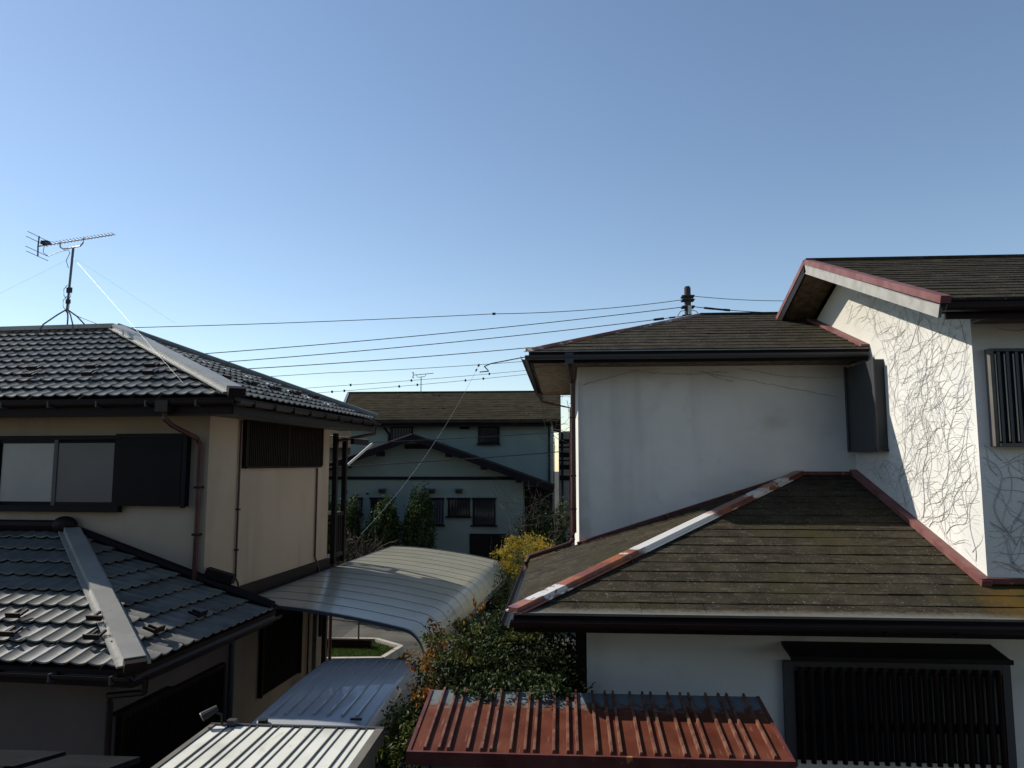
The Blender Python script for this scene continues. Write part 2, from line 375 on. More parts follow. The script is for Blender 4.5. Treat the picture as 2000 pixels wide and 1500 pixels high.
d2 = NB(); prism(d2, [A, apex, Bk], (0, 0, -.05)); roofL2 = H.part('lower_roof', d2, 'trim')
lay(H, pLft, polyL, slate(), .6, .225, 'slate', 'slate', roofL2, stag=.43)
# hip caps (peeling, with painted sheen)
n = 3
for i in range(n):
    a = A.lerp(apex, i / n) ; b = A.lerp(apex, (i + 1) / n + (.012 if i < n - 1 else 0))
    q = NB(); beam(q, a, b, .13, .05, off=.012 + .003 * (n - i)); beam(q, a, b, .22, .012, off=.010 + .003 * (n - i))
    H.part('hip_cap', q, 'peel_sheen' , roofL)
q = NB(); beam(q, apex + Vector((-.02, -.055, 0)), (XG, YW - .055, top), .10, .05, off=.0); H.part('ridge_flashing', q, 'maroon', roofL)
q = NB(); beam(q, (XG - .055, YW, top + .01), (XG - .055, yf - .08, zl(yf - .08) + .01), .10, .06, off=.012); H.part('wall_flashing', q, 'barge', roofL)
q = NB(); beam(q, (XG - .10, yf - .05, zl(yf) + .01), (XR, yf - .05, zl(yf) + .01), .08, .05, off=.012); H.part('wall_flashing', q, 'maroon', roofL)
q = NB(); beam(q, (XL - .02, YW - .05, zE + s1 * (XL - X0)), (apex.x, YW - .05, top), .08, .045, off=.01); H.part('wall_flashing', q, 'maroon', roofL2)
# fascia, gutter of lower roof
H.part('fascia', B(X0 - .0, XR, 7.20, 7.225, zE - .16, zE - .052), 'trim', roofL)
H.part('fascia', B(X0 + .02, X0 + .045, 7.226, YW - .02, zE - .16, zE - .052), 'trim', roofL2)
g = NB(); gutter(g, (X0 - .03, 7.125, zE - .045), (XR, 7.125, zE - .045), .06); gutr = H.part('gutter', g, 'gutter', roofL)
q = NB(); beam(q, (X0, 7.165, zE + .006), (XR, 7.165, zE + .006), .06, .022); H.part('drip_edge', q, 'soffit', roofL)
for k in range(12):
    x = X0 + .25 + k * .62
    H.part('gutter_bracket', B(x, x + .02, 7.055, 7.2, zE - .115, zE - .10), 'trim', gutr)
H.part('soffit', B(X0 + .05, XR, 7.228, 7.79, zE - .14, zE - .12), 'soffit')
H.part('soffit', B(X0 + .05, XL - .01, 7.80, YW - .03, zE - .14, zE - .12), 'soffit')
g = NB(); gutter(g, (X0 - .065, 7.15, zE - .05), (X0 - .065, YW, zE - .05), .055); H.part('gutter', g, 'gutter', roofL2)
# downpipe of the upper gutter: down the corner then along the lower eave
P = H.part('downpipe', tube(NB(), [(XL - .12, 10.55, zU - .14), (XL - .10, 10.72, zU - .28), (XL - .075, 10.98, zU - .38), (XL - .075, 10.99, zE + .42)], .036, 8), 'pipe', smooth=True)
H.part('downpipe', tube(NB(), [(XL - .075, 10.99, zE + .44), (XL - .09, 10.97, zE + .33), (XL - .14, 10.9, zE + .27), (X0 - .01, 10.75, zE + .10), (X0 - .06, 10.70, zE + .03), (X0 - .06, 10.70, zE - .06)], .034, 8), 'pipe', smooth=True)
H.part('gutter_outlet', B(XL - .19, XL - .07, 10.30, 10.42, zU - .17, zU - .02), 'gutter_grey')
for z in (zU - .9, zU - 1.75, zE + .75): H.part('pipe_clamp', B(XL - .115, XL - .035, 10.955, 11.03, z, z + .02), 'trim')
# middle hip roof
s2 = .362; yE = 10.40; xU = X0 + .0
A2 = Vector((xU, yE, zU)); ap2 = Vector((xU + 2.94, yE + 2.94, zU + s2 * 2.94)); Bk2 = Vector((xU, yE + 5.88, zU)); C2 = Vector((XG - .02, yE, zU)); D2 = Vector((XG - .02, ap2.y, ap2.z))
dk = NB(); prism(dk, [A2, C2, D2, ap2], (0, 0, -.05)); roofM = H.part('middle_roof', dk, 'trim')
dk = NB(); prism(dk, [A2, ap2, Bk2], (0, 0, -.05)); H.part('middle_roof', dk, 'trim')
dk = NB(); prism(dk, [ap2, D2, (XG - .02, Bk2.y, zU), Bk2], (0, 0, -.05)); H.part('middle_roof', dk, 'slate')
pM = Plane(A2, (1, 0, 0), (0, 1, s2)); lay(H, pM, [A2, C2, D2, ap2], slate(.9, .235, .03), .9, .235, 'slate', 'slate', roofM, stag=.4)
pM2 = Plane(A2, (0, -1, 0), (1, 0, s2)); lay(H, pM2, [A2, ap2, Bk2], slate(.9, .235, .03), .9, .235, 'slate', 'slate', roofM, stag=.4, keep=lambda u, v: False)
for i in range(2):
    a = A2.lerp(ap2, i / 2); b = A2.lerp(ap2, (i + 1) / 2); q = NB(); beam(q, a, b, .12, .045, off=.014 + .004 * (1 - i)); beam(q, a, b, .2, .012, off=.012 + .004 * (1 - i)); H.part('hip_cap', q, 'peel_sheen', roofM)
q = NB(); beam(q, ap2, D2, .16, .04, off=.012); H.part('ridge_cap', q, 'slate', roofM)
q = NB(); beam(q, (XG - .06, yE, zU + .01), (XG - .06, yE + 2.6, zU + .01 + 2.6 * s2), .11, .05, off=.012); H.part('wall_flashing', q, 'barge', roofM)
H.part('fascia', B(xU, XG - .02, yE + .02, yE + .045, zU - .15, zU - .052), 'trim', roofM)
H.part('fascia', B(xU + .02, xU + .045, yE + .046, Bk2.y, zU - .15, zU - .052), 'trim', roofM)
q = NB(); beam(q, (xU, yE - .015, zU + .004), (XG - .02, yE - .015, zU + .004), .05, .012); H.part('drip_edge', q, 'fascia', roofM)
g = NB(); gutter(g, (xU - .05, yE - .06, zU - .055), (XG - .05, yE - .06, zU - .055), .06); H.part('gutter', g, 'gutter_grey', roofM)
g = NB(); gutter(g, (xU - .065, yE - .03, zU - .055), (xU - .065, Bk2.y - .2, zU - .055), .055); H.part('gutter', g, 'gutter', roofM)
H.part('soffit', B(xU + .05, XG - .03, yE + .047, 11.05, zU - .13, zU - .105), 'soffit_old')
H.part('soffit', B(xU + .05, XL - .01, 11.06, 15.65, zU - .13, zU - .105), 'soffit_old')
H.part('downpipe', tube(NB(), [(xU - .06, 15.2, zU - .1), (xU + .05, 15.25, zU - .3), (XL - .06, 15.4, zU - .42), (XL - .06, 15.45, 2.5)], .03, 7), 'pipe', smooth=True)
# gable wing roof
s3 = .372; yG = 7.35; xV = 3.66; yR = 11.26; zR = zU + s3 * (yR - yG); XRR = XR + .4
dk = NB(); prism(dk, [(xV, yG, zU), (XRR, yG, zU), (XRR, yR, zR), (xV, yR, zR)], (0, 0, -.05)); roofG = H.part('gable_roof', dk, 'trim')
dk = NB(); prism(dk, [(xV, yR, zR), (XRR, yR, zR), (XRR, 15.2, zU), (xV, 15.2, zU)], (0, 0, -.05)); H.part('gable_roof', dk, 'slate')
pG = Plane((xV, yG, zU), (1, 0, 0), (0, 1, s3))
lay(H, pG, [Vector((xV + .09, yG, zU)), Vector((XRR, yG, zU)), Vector((XRR, yR, zR)), Vector((xV + .09, yR, zR))], slate(.9, .235, .03), .9, .235, 'slate', 'slate', roofG, stag=.4)
q = NB(); beam(q, (xV, yR, zR), (XRR, yR, zR), .18, .04, off=.012); H.part('ridge_cap', q, 'slate', roofG)
q = NB(); beam(q, (xV + .04, yG - .02, zU + .0), (xV + .04, yR, zR), .10, .075, off=-.02); H.part('verge_cap', q, 'barge', roofG)
q = NB(); beam(q, (xV + .04, yR, zR), (xV + .04, 15.2, zU), .10, .075, off=-.02); H.part('verge_cap', q, 'barge', roofG)
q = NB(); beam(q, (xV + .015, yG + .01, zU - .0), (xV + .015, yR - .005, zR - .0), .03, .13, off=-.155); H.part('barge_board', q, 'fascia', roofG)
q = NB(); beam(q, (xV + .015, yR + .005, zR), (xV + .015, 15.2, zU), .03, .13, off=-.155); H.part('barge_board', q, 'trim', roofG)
q = NB(); prism(q, [(xV + .035, yG + .05, zU - .09), (XG - .003, yG + .05, zU - .09), (XG - .003, yR, zR - .09), (xV + .035, yR, zR - .09)], (0, 0, -.02)); H.part('soffit', q, 'soffit')
q = NB(); prism(q, [(xV + .035, yR + .01, zR - .09), (XG - .003, yR + .01, zR - .09), (XG - .003, 15.1, zU - .09), (xV + .035, 15.1, zU - .09)], (0, 0, -.02)); H.part('soffit', q, 'soffit_old')
H.part('soffit', B(XG + .003, XRR, yG + .05, yf - .004, zU - .13, zU - .105), 'soffit')
H.part('fascia', B(xV + .05, XRR, yG + .01, yG + .035, zU - .17, zU - .055), 'trim', roofG)
g = NB(); gutter(g, (xV + .0, yG - .06, zU - .05), (XRR, yG - .06, zU - .05), .062); H.part('gutter', g, 'gutter', roofG)
# shutter box on the gable wall
sb = H.part('shutter_box', B(XG - .13, XG - .002, 9.96, 10.93, EYE + .19, EYE + 1.36), 'shutter_box')
H.part('box_rim', B(XG - .15, XG - .131, 9.93, 10.0, EYE + .17, EYE + 1.38), 'gutter_grey', sb)
H.part('box_rim', B(XG - .15, XG - .131, 10.90, 10.96, EYE + .17, EYE + 1.38), 'shutter_box', sb)
H.part('box_sill', B(XG - .15, XG - .003, 9.94, 10.95, EYE + .155, EYE + .188), 'shutter_box', sb)
# barred window of the wing's front
x0, x1, z0, z1 = 4.30, 6.0, EYE + .20, EYE + 1.13
win = H.part('window', B(x0 + .05, x1, yf - .03, yf + .01, z0, z1), 'dark')
H.part('window_frame', B(x0 + .015, x0 + .05, yf - .10, yf - .004, z0 - .03, z1 + .03), 'soffit', win)
H.part('window_frame', B(x0 + .052, x1, yf - .09, yf - .033, z1, z1 + .03), 'shutter_box', win)
H.part('window_sill', B(x0 + .052, x1, yf - .12, yf - .033, z0 - .035, z0), 'soffit', win)
H.part('window_pane', B(x0 + .07, x1 - .02, yf - .038, yf - .031, z0 + .02, z1 - .02), 'glass', win)
slats(H, 'window_bar', win, 'gutter_grey', 17, lambda i: box(NB(), -.014, .014, -.012, .012, -.46, .46) if i is None else (x0 + .10 + i * .088, yf - .085, (z0 + z1) / 2))
# small dark opening high under the eave
H.part('vent_window', B(4.78, 6.2, yf - .03, yf + .01, EYE + 1.20, EYE + 1.38), 'dark')
# ground floor window with awning and scalloped grille
x0, x1, z0, z1 = 2.25, 4.21, 1.72, 2.57; yw = 7.80
win = H.part('window', B(x0, x1, yw - .02, yw + .01, z0, z1), 'dark')
fr = NB(); box(fr, x0 - .10, x0 - .003, yw - .07, yw - .003, z0 - .05, z1 + .09); H.part('window_frame', fr, 'gutter_grey', win)
H.part('window_frame', B(x0 - .0, x1 + .0, yw - .07, yw - .003, z1 + .003, z1 + .09), 'gutter_grey', win)
H.part('window_frame', B(x1 + .003, x1 + .08, yw - .07, yw - .003, z0 - .05, z1 + .09), 'gutter_grey', win)
H.part('window_pane', B(x0 + .02, x1 - .02, yw - .028, yw - .022, z0 + .02, z1 - .02), 'glass', win)
def bar(i):
    if i is not None: return (x0 + .045 + i * .098, yw - .10, (z0 + z1) / 2)
    q = NB(); h = (z1 - z0) / 2; tube(q, [(0, 0, -h), (0, 0, h - .02)], .026, 8); tube(q, [(0, 0, h - .02), (0, 0, h + .045)], .034, 8, .02); return q
slats(H, 'window_bar', win, 'lattice', 20, bar)
H.part('window_rail', B(x0 + .01, x1 - .01, yw - .075, yw - .071, z0 + .3, z0 + .36), 'shutter', win)
aw = NB(); prism(aw, [(2.15, yw - .003, 2.84), (4.15, yw - .003, 2.84), (4.15, yw - .34, 2.775), (2.15, yw - .34, 2.775)], (0, 0, -.035)); H.part('awning', aw, 'shutter')
H.part('awning_edge', B(2.14, 4.16, yw - .362, yw - .342, 2.735, 2.778), 'trim')
# corner post, widened to cover a sunlit wall strip, and low dark door on the left side
H.part('corner_post', B(XL - .11, XL - .004, 7.80, 8.0, 0, zE - .15), 'trim')
H.part('side_gate', B(XL - .06, XL - .03, 8.02, 9.3, .1, zE - .5), 'dark')

# ---- dried ivy
def ivy(name, label, a0, a1, b0, b1, pt, seeds, steps, rmax, seed, up=.6, bias=0., base=(0, 0, 0), clip=None):
    g = random.Random(seed); bm = NB(); work = []
    for k in range(seeds): work.append((g.uniform(a0, a1), g.uniform(b0, b1), g.choice((0, math.pi)) + g.gauss(0, .25 + up), g.uniform(.55, 1) * rmax, steps))
    for k in range(max(4, seeds // 40)): work.insert(0, (g.uniform(a0 + .1, a0 + (a1 - a0) * .7), b0 + g.uniform(0, .5), math.pi / 2 + g.gauss(.25, .35), rmax * 1.35, int(steps * 1.8)))
    n = 0
    while work and n < seeds * 5:
        a, b, d, r, st = work.pop(0); n += 1; pts = []; th = d; rr = r
        for k in range(st):
            if a < a0 or a > a1 or b < b0 or b > b1 or (clip and not clip(a, b)): break
            pts.append(pt(a, b, rr)); th += g.gauss(0, .16) + .30 * math.sin(k * .55 + d * 9); th += (d - th) * .12
            L = g.uniform(.04, .08); a += math.cos(th) * L; b += math.sin(th) * L
            if g.random() < .09 and rr > .0022: work.append((a, b, th + g.choice((-1, 1)) * g.uniform(.4, 1.0), rr * .7, int(st * .6)))
        if len(pts) > 3: tube(bm, pts, rr, 4, max(rr * .3, .001), cap=False)
    return single(name, bm, 'ivy', label, 'ivy', base=base)
ivy('ivy_vine', 'leafless ivy stems spread over the sunlit gable wall of the stucco house', 7.88, 11.2, 3.5, 7.3, lambda a, b, r: (XG - r * .6 - .002, a, b), 330, 26, .0029, 3, up=.12, base=(XG, 9, 3.3),
    clip=lambda y, z: z > zl(y) + .06 and z < EYE + 1.40 + s3 * (y - yG) - .05 and not (y > 9.9 and EYE + .1 < z < EYE + 1.42) and not (y > 10.35 and z > zU - .2 and z < zU + .2 + (y - 10.4) * s2))
ivy('ivy_vine', 'thick dark leafless ivy on the shaded front wall beneath the barred upper window', XG + .03, 5.6, 3.5, 6.0, lambda a, b, r: (a, yf - r * .6 - .002, b), 95, 34, .0062, 11, up=.3, base=(4.9, yf, 3.4),
    clip=lambda x, z: not (x > 4.3 and EYE + .12 < z < EYE + 1.2))
bm = NB()
g_ = random.Random(5)
for (xa, za, xb, zb, sg) in ((2.0, EYE + 1.36, 4.0, EYE + .95, .0), (.3, EYE + 1.15, 1.1, EYE + 1.36, -.02), (2.6, EYE + 1.40, 4.05, EYE + 1.25, .06), (1.0, EYE + 1.38, 2.4, EYE + 1.34, .05), (2.05, EYE + 1.36, 2.5, EYE + 1.19, .02)):
    pts = []
    for k in range(31):
        t = k / 30; pts.append((xa + (xb - xa) * t, YW - .008, za + (zb - za) * t - sg * 4 * t * (1 - t) + g_.gauss(0, .007)))
        if g_.random() < .35: bmesh.ops.create_icosphere(bm, subdivisions=1, radius=g_.uniform(.005, .010), matrix=Matrix.Translation(pts[-1]))
    tube(bm, pts, .0045, 4, .003, cap=False)
single('ivy_vine', bm, 'ivy', 'thin dry creeper running along the top of the blank shaded wall', 'ivy', base=(2, YW, EYE + 1.2))

# ================================================================== LEFT HOUSE
AL = -4.37
L = T('tiled_house', 'beige plaster house on the left with dark glazed wavy tile roofs', 'house', (-8, 11, 0), AL)
xW, yWl = -5.76, 9.8; zu = EYE + .87; zl2 = EYE - 2.02
L.part('wall', B(-14, xW, yWl, 14.2, 0, zu - .08), 'wall_left')
yA = 6.9; xA = -4.74; xw1 = -5.28
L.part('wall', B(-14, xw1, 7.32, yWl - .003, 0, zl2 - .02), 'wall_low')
# upper roof
xe, ye, yb = -5.03, 9.13, 14.9; apx = Vector((-9.38, 12.6, EYE + 2.48)); zq = zu
N1 = Vector((xe, ye, zq)); N2 = Vector((xe, yb, zq)); Wl = -14.5
sf = (apx.z - zq) / (apx.y - ye); sr = (apx.z - zq) / (xe - apx.x)
dk = NB(); prism(dk, [(Wl, ye, zq), N1, apx, (Wl, apx.y, apx.z)], (0, 0, -.06)); roofU = L.part('upper_roof', dk, 'trim')
dk = NB(); prism(dk, [N1, N2, apx], (0, 0, -.06)); roofUR = L.part('upper_roof', dk, 'trim')
dk = NB(); prism(dk, [N2, (Wl, yb, zq), (Wl, apx.y, apx.z), apx], (0, 0, -.06)); L.part('upper_roof', dk, 'tile')
TW, TL = .392, .35
pU = Plane((Wl, ye, zq), (1, 0, 0), (0, 1, sf))
lay(L, pU, [Vector((-11.6, ye, zq)), N1, apx, Vector((-11.6, apx.y, apx.z))], s_tile(), TW, TL, 'tile', 'roof_tile', roofU)
pUR = Plane(N1, (0, 1, 0), (-1, 0, sr))
lay(L, pUR, [N1, N2, apx], s_tile(), TW, TL, 'tile', 'roof_tile', roofUR, keep=lambda u, v: False)
def caps(th, parent, a, b, n, w, h, m, off=.05, fl=True):
    for i in range(n):
        p = a.lerp(b, i / n); q_ = a.lerp(b, (i + 1) / n); q = NB(); o = off + .004 * (n - 1 - i) if a.z < b.z else off
        beam(q, p, q_, w, h, off=o)
        if fl: beam(q, p, q_, w + .11, .02, off=o - .02)
        th.part('hip_cap', q, m, parent)
caps(L, roofU, N1 + Vector((-.02, .02, 0)), apx, 4, .21, .075, 'cap', .055)
q = NB(); tube(q, [apx + Vector((0, 0, .09)), N2 + Vector((0, 0, .09))], .07, 8); L.part('hip_cap', q, 'tile', roofUR, smooth=True)
q = NB(); beam(q, (Wl, apx.y, apx.z), apx, .24, .07, off=.06); beam(q, (Wl, apx.y, apx.z), apx, .34, .02, off=.04); L.part('ridge_cap', q, 'cap', roofU)
q = NB(); beam(q, N1 + Vector((.05, -.05, -.01)), N1 + Vector((-.03, .03, .03)), .22, .125); L.part('hip_end_tile', q, 'trim', roofU)
L.part('fascia', B(Wl, xe - .03, ye + .03, ye + .06, zq - .22, zq - .062), 'trim', roofU)
L.part('fascia', B(xe - .06, xe - .031, ye + .03, yb, zq - .22, zq - .062), 'trim', roofUR)
g = NB(); gutter(g, (Wl, ye - .035, zq - .045), (xe + .02, ye - .035, zq - .045), .062); gu = L.part('gutter', g, 'gutter', roofU)
g = NB(); gutter(g, (xe + .04, ye - .02, zq - .045), (xe + .04, yb, zq - .045), .062); gr = L.part('gutter', g, 'gutter', roofUR)
for k in range(9): L.part('gutter_bracket', B(-11.3 + k * .72, -11.28 + k * .72, ye - .105, ye + .03, zq - .12, zq - .035), 'gutter_grey', gu)
for k in range(9): L.part('gutter_bracket', B(xe - .03, xe + .11, ye + .35 + k * .62, ye + .37 + k * .62, zq - .12, zq - .035), 'trim', gr)
L.part('soffit', B(Wl, xe - .065, ye + .062, yWl - .003, zq - .20, zq - .18), 'soffit')
L.part('soffit', B(xW + .003, xe - .065, yWl, yb - .02, zq - .20, zq - .18), 'soffit')
# snow guards
def guard(th, plane, u, v, parent):
    q = NB(); box(q, -.075, .075, -.05, -.035, .05, .095); box(q, -.05, -.03, -.04, .10, .045, .065); box(q, .03, .05, -.04, .10, .045, .065)
    me = bpy.data.meshes.new('snow_guard'); q.to_mesh(me); q.free(); me.materials.append(M['trim'])
    o = link(bpy.data.objects.new('snow_guard', me), parent); o.matrix_local = Matrix.Translation(-th.base) @ plane.mat(u, v, .045) @ Matrix.Diagonal((1.15, 1.15, 1.3, 1))
    return o
for u in np.arange(2.6, 8.0, .98):
    guard(L, pU, u + .1, 3 * TL + .06, roofU); guard(L, pU, u + .30, 2 * TL + .06, roofU)
for u in np.arange(.8, 4.6, .8): guard(L, pUR, u, 2 * TL, roofUR)
# walls' window, front
def sliding(th, x0, xm, x1, z0, z1, y):
    w = th.part('window', B(x0, x1, y - .02, y + .01, z0, z1), 'dark')
    th.part('window_frame', B(x0 - .35, x1 + .0, y - .09, y - .022, z1 - .0, z1 + .06), 'shutter', w)
    th.part('window_sill', B(x0 - .35, x1 + .08, y - .12, y - .022, z0 - .09, z0), 'shutter', w)
    th.part('window_frame', B(x0 - .35, x0, y - .085, y - .003, z0, z1), 'shutter', w)
    th.part('window_frame', B(x1 - .04, x1, y - .08, y - .022, z0, z1), 'shutter', w)
    th.part('window_pane', B(x0 + .03, xm - .03, y - .045, y - .035, z0 + .05, z1 - .05), 'pane', w)
    th.part('window_pane', B(xm + .03, x1 - .06, y - .062, y - .052, z0 + .05, z1 - .05), 'pane_dark', w)
    th.part('window_frame', B(xm - .03, xm + .03, y - .075, y - .022, z0, z1), 'gutter_grey', w)
    th.part('window_rail', B(x0, xm - .03, y - .07, y - .047, z1 - .05, z1), 'shutter', w)
    th.part('window_rail', B(xm + .03, x1 - .04, y - .07, y - .064, z0, z0 + .05), 'shutter', w)
sliding(L, -9.02, -8.10, -7.12, EYE - .60, EYE + .34, yWl)
tb = L.part('shutter_box', B(-7.11, -6.03, yWl - .10, yWl - .003, EYE - .60, EYE + .40), 'shutter')
L.part('box_rim', B(-6.08, -6.02, yWl - .13, yWl - .101, EYE - .62, EYE + .42), 'shutter', tb)
L.part('box_rim', B(-7.12, -6.081, yWl - .125, yWl - .101, EYE + .36, EYE + .42), 'shutter', tb)
slats(L, 'louvre', tb, 'shutter', 22, lambda i: box(NB(), -.49, .49, -.012, .0, -.009, .009) if i is None else (-6.60, yWl - .102, EYE - .56 + i * .042))
# downpipe front, bends from gutter to the corner
L.part('gutter_outlet', B(-6.10, -5.92, ye - .11, ye + .02, zq - .19, zq - .04), 'gutter', roofU)
L.part('downpipe', tube(NB(), [(-6.01, ye - .03, zq - .19), (-6.01, ye - .03, zq - .27), (-5.98, ye + .1, zq - .36), (-5.88, yWl - .12, zq - .52), (-5.86, yWl - .06, zq - .60), (-5.86, yWl - .06, zl2 + .42)], .036, 8), 'pipe', smooth=True)
for z in (EYE - .35, EYE - 1.0): L.part('pipe_clamp', B(-5.91, -5.81, yWl - .10, yWl - .003, z, z + .03), 'trim')
# side wall: lattice screen, conduits, band
y0, y1, z0, z1 = 10.72, 13.72, EYE - .08, EYE + .68
sc = L.part('lattice_screen', B(xW + .01, xW + .03, y0, y1, z0, z1), 'dark')
for (a, b) in ((y0, y0 + .05), ((y0 + y1) / 2 - .03, (y0 + y1) / 2 + .03), (y1 - .05, y1)): L.part('screen_post', B(xW + .031, xW + .075, a, b, z0 + .03, z1), 'lattice', sc)
L.part('screen_rail', B(xW + .031, xW + .07, y0 + .05, y1 - .05, z0, z0 + .03), 'lattice', sc)
L.part('screen_rail', B(xW + .031, xW + .07, y0 + .05, y1 - .05, z1 - .025, z1), 'lattice', sc)
slats(L, 'screen_slat', sc, 'lattice', 46, lambda i: box(NB(), -.012, .012, -.014, .014, -.35, .35) if i is None else (xW + .055, y0 + .09 + i * .0625, (z0 + z1) / 2))
L.part('belt_band', B(xW + .003, xW + .07, yWl + .35, 14.2, EYE - 2.09, EYE - 1.85), 'trim')
L.part('conduit', tube(NB(), [(xW + .03, 10.62, zu - .21), (xW + .03, 10.62, EYE - 1.7), (xW + .05, 10.66, EYE - 1.78), (xW + .09, 10.70, EYE - 2.14)], .016, 6), 'pipe', smooth=True)
L.part('conduit', tube(NB(), [(xW + .03, 13.55, EYE - .09), (xW + .03, 13.55, EYE - 1.75), (xW + .09, 13.6, EYE - 1.98), (xW + .09, 13.62, EYE - 2.2)], .018, 6), 'pipe', smooth=True)
for z in (EYE - .7, EYE - 1.3): L.part('pipe_clamp', B(xW + .003, xW + .06, 10.595, 10.645, z, z + .02), 'trim')
L.part('downpipe', tube(NB(), [(xe + .04, 14.75, zq - .1), (xe + .03, 14.75, zq - .26), (xW + .06, 14.45, zq - .42), (xW + .03, 14.4, zq - .5), (xW + .03, 14.4, .2)], .034, 7), 'pipe', smooth=True)
# ground-floor side: lattice window, wall conduits
for (xx, y0, y1, z0, z1) in ((xW, 11.5, 13.0, .9, 2.36), (xw1, 7.42, 9.5, .5, 1.98)):
    ww = L.part('lattice_window', B(xx + .004, xx + .03, y0, y1, z0, z1), 'dark')
    L.part('window_frame', B(xx + .031, xx + .07, y0, y0 + .05, z0, z1), 'lattice', ww)
    L.part('window_frame', B(xx + .031, xx + .07, y1 - .05, y1, z0, z1), 'lattice', ww)
    L.part('window_frame', B(xx + .031, xx + .07, y0 + .05, y1 - .05, z1 - .05, z1), 'lattice', ww)
    nn = int((y1 - y0 - .12) / .05)
    slats(L, 'window_slat', ww, 'lattice', nn, lambda i: box(NB(), -.008, .008, -.010, .010, -(z1 - z0) / 2 + .03, (z1 - z0) / 2 - .051) if i is None else (xx + .05, y0 + .09 + i * .05, (z0 + z1) / 2))
L.part('window_hood', B(xw1 + .003, xw1 + .12, 7.36, 8.3, 1.99, 2.02), 'trim')
L.part('conduit', tube(NB(), [(xw1 + .03, 10.0 - .28, zl2 - .2), (xw1 + .03, 9.72, .1)], .035, 7), 'gutter_grey', smooth=True)
L.part('conduit', tube(NB(), [(xW + .03, 13.35, EYE - 2.13), (xW + .03, 13.35, .1)], .014, 6), 'trim', smooth=True)
mb = L.part('meter_box', B(xW + .004, xW + .10, 13.75, 13.9, 1.35, 1.75), 'trim')
# low lean-to hip roof
s4 = .357; dy = yWl - yA; A3 = Vector((xA, yA, zl2)); B3 = Vector((xA, yWl + .12, zl2)); R3 = Vector((-7.86, yWl, zl2 + s4 * dy)); Wl3 = -11.5
sx = (R3.z - zl2) / (xA - R3.x)
dk = NB(); prism(dk, [(Wl3, yA, zl2), A3, R3, (Wl3, yWl, R3.z)], (0, 0, -.05)); rl = L.part('lower_roof', dk, 'trim')
dk = NB(); prism(dk, [A3, B3, (R3.x, yWl + .0, R3.z)], (0, 0, -.05)); rl2 = L.part('lower_roof', dk, 'trim')
p3 = Plane((Wl3, yA, zl2), (1, 0, 0), (0, 1, s4))
lay(L, p3, [Vector((-10.1, yA, zl2)), A3, R3, Vector((-10.1, yWl, R3.z))], s_tile(), TW, TL, 'tile', 'roof_tile', rl)
p4 = Plane(A3, (0, 1, 0), (-1, 0, sx))
lay(L, p4, [A3, Vector((xA, yWl, zl2)), Vector((R3.x, yWl, R3.z))], s_tile(), TW, TL, 'tile', 'roof_tile', rl2)
caps(L, rl, A3 + Vector((-.03, .03, 0)), R3, 3, .20, .075, 'cap', .055)
q = NB(); tube(q, [(Wl3, yWl - .07, R3.z + .10), (R3.x, yWl - .07, R3.z + .10)], .075, 8); L.part('ridge_tile', q, 'trim', rl, smooth=True)
q = NB(); bmesh.ops.create_uvsphere(q, u_segments=14, v_segments=9, radius=.15, matrix=Matrix.Translation(R3 + Vector((.0, -.1, .11))) @ Matrix.Diagonal((1.25, .8, .85, 1))); L.part('ridge_end_tile', q, 'trim', rl, smooth=True)
q = NB(); tube(q, [R3 + Vector((.05, -.07, .07)), Vector((xA, yWl + .03, zl2 + .08))], .07, 8); L.part('ridge_tile', q, 'trim', rl2, smooth=True)
q = NB(); beam(q, (-5.72, yWl - .02, zl2 + .47), (-5.35, yWl + .04, zl2 + .36), .14, .12); L.part('ridge_end_tile', q, 'trim', rl2)
q = NB(); beam(q, (-5.7, yWl + .10, zl2 + .30), (xA, yWl + .10, zl2 + .02), .10, .06); L.part('verge_cap', q, 'trim', rl2)
q = NB(); beam(q, A3 + Vector((.03, -.03, .0)), A3 + Vector((-.035, .035, .03)), .20, .10); L.part('hip_end_tile', q, 'trim', rl)
L.part('fascia', B(Wl3, xA - .03, yA + .03, yA + .06, zl2 - .17, zl2 - .052), 'trim', rl)
L.part('fascia', B(xA - .06, xA - .031, yA + .061, B3.y, zl2 - .17, zl2 - .052), 'trim', rl2)
g = NB(); gutter(g, (Wl3, yA - .035, zl2 - .045), (xA + .0, yA - .035, zl2 - .045), .06); gl = L.part('gutter', g, 'gutter', rl)
g = NB(); gutter(g, (xA + .04, yA - .02, zl2 - .045), (xA + .04, B3.y, zl2 - .045), .06); L.part('gutter', g, 'gutter', rl2)
for k in range(7): L.part('gutter_bracket', B(-8.9 + k * .66, -8.88 + k * .66, yA - .10, yA + .03, zl2 - .115, zl2 - .035), 'gutter_grey', gl)
L.part('soffit', B(Wl3, xA - .065, yA + .062, 7.315, zl2 - .16, zl2 - .14), 'soffit')
L.part('soffit', B(xw1 + .004, xA - .065, 7.32, yWl, zl2 - .16, zl2 - .14), 'soffit')
L.part('downpipe', tube(NB(), [(xA + .03, 7.05, zl2 - .1), (xA + .0, 7.08, zl2 - .25), (xw1 + .06, 7.2, zl2 - .34), (xw1 + .04, 7.26, zl2 - .42), (xw1 + .04, 7.27, .1)], .034, 7), 'gutter', smooth=True)
for u in np.arange(1.9, 6.5, .98): guard(L, p3, u + .02, 2 * TL + .03, rl); guard(L, p3, u + .25, TL + .03, rl)
for u in (.75, 1.6): guard(L, p4, u, TL, rl2)
# window in the lower front wall (far left)
L.part('window', B(-8.2, -6.75, 7.29, 7.325, 1.2, 2.12), 'dark')

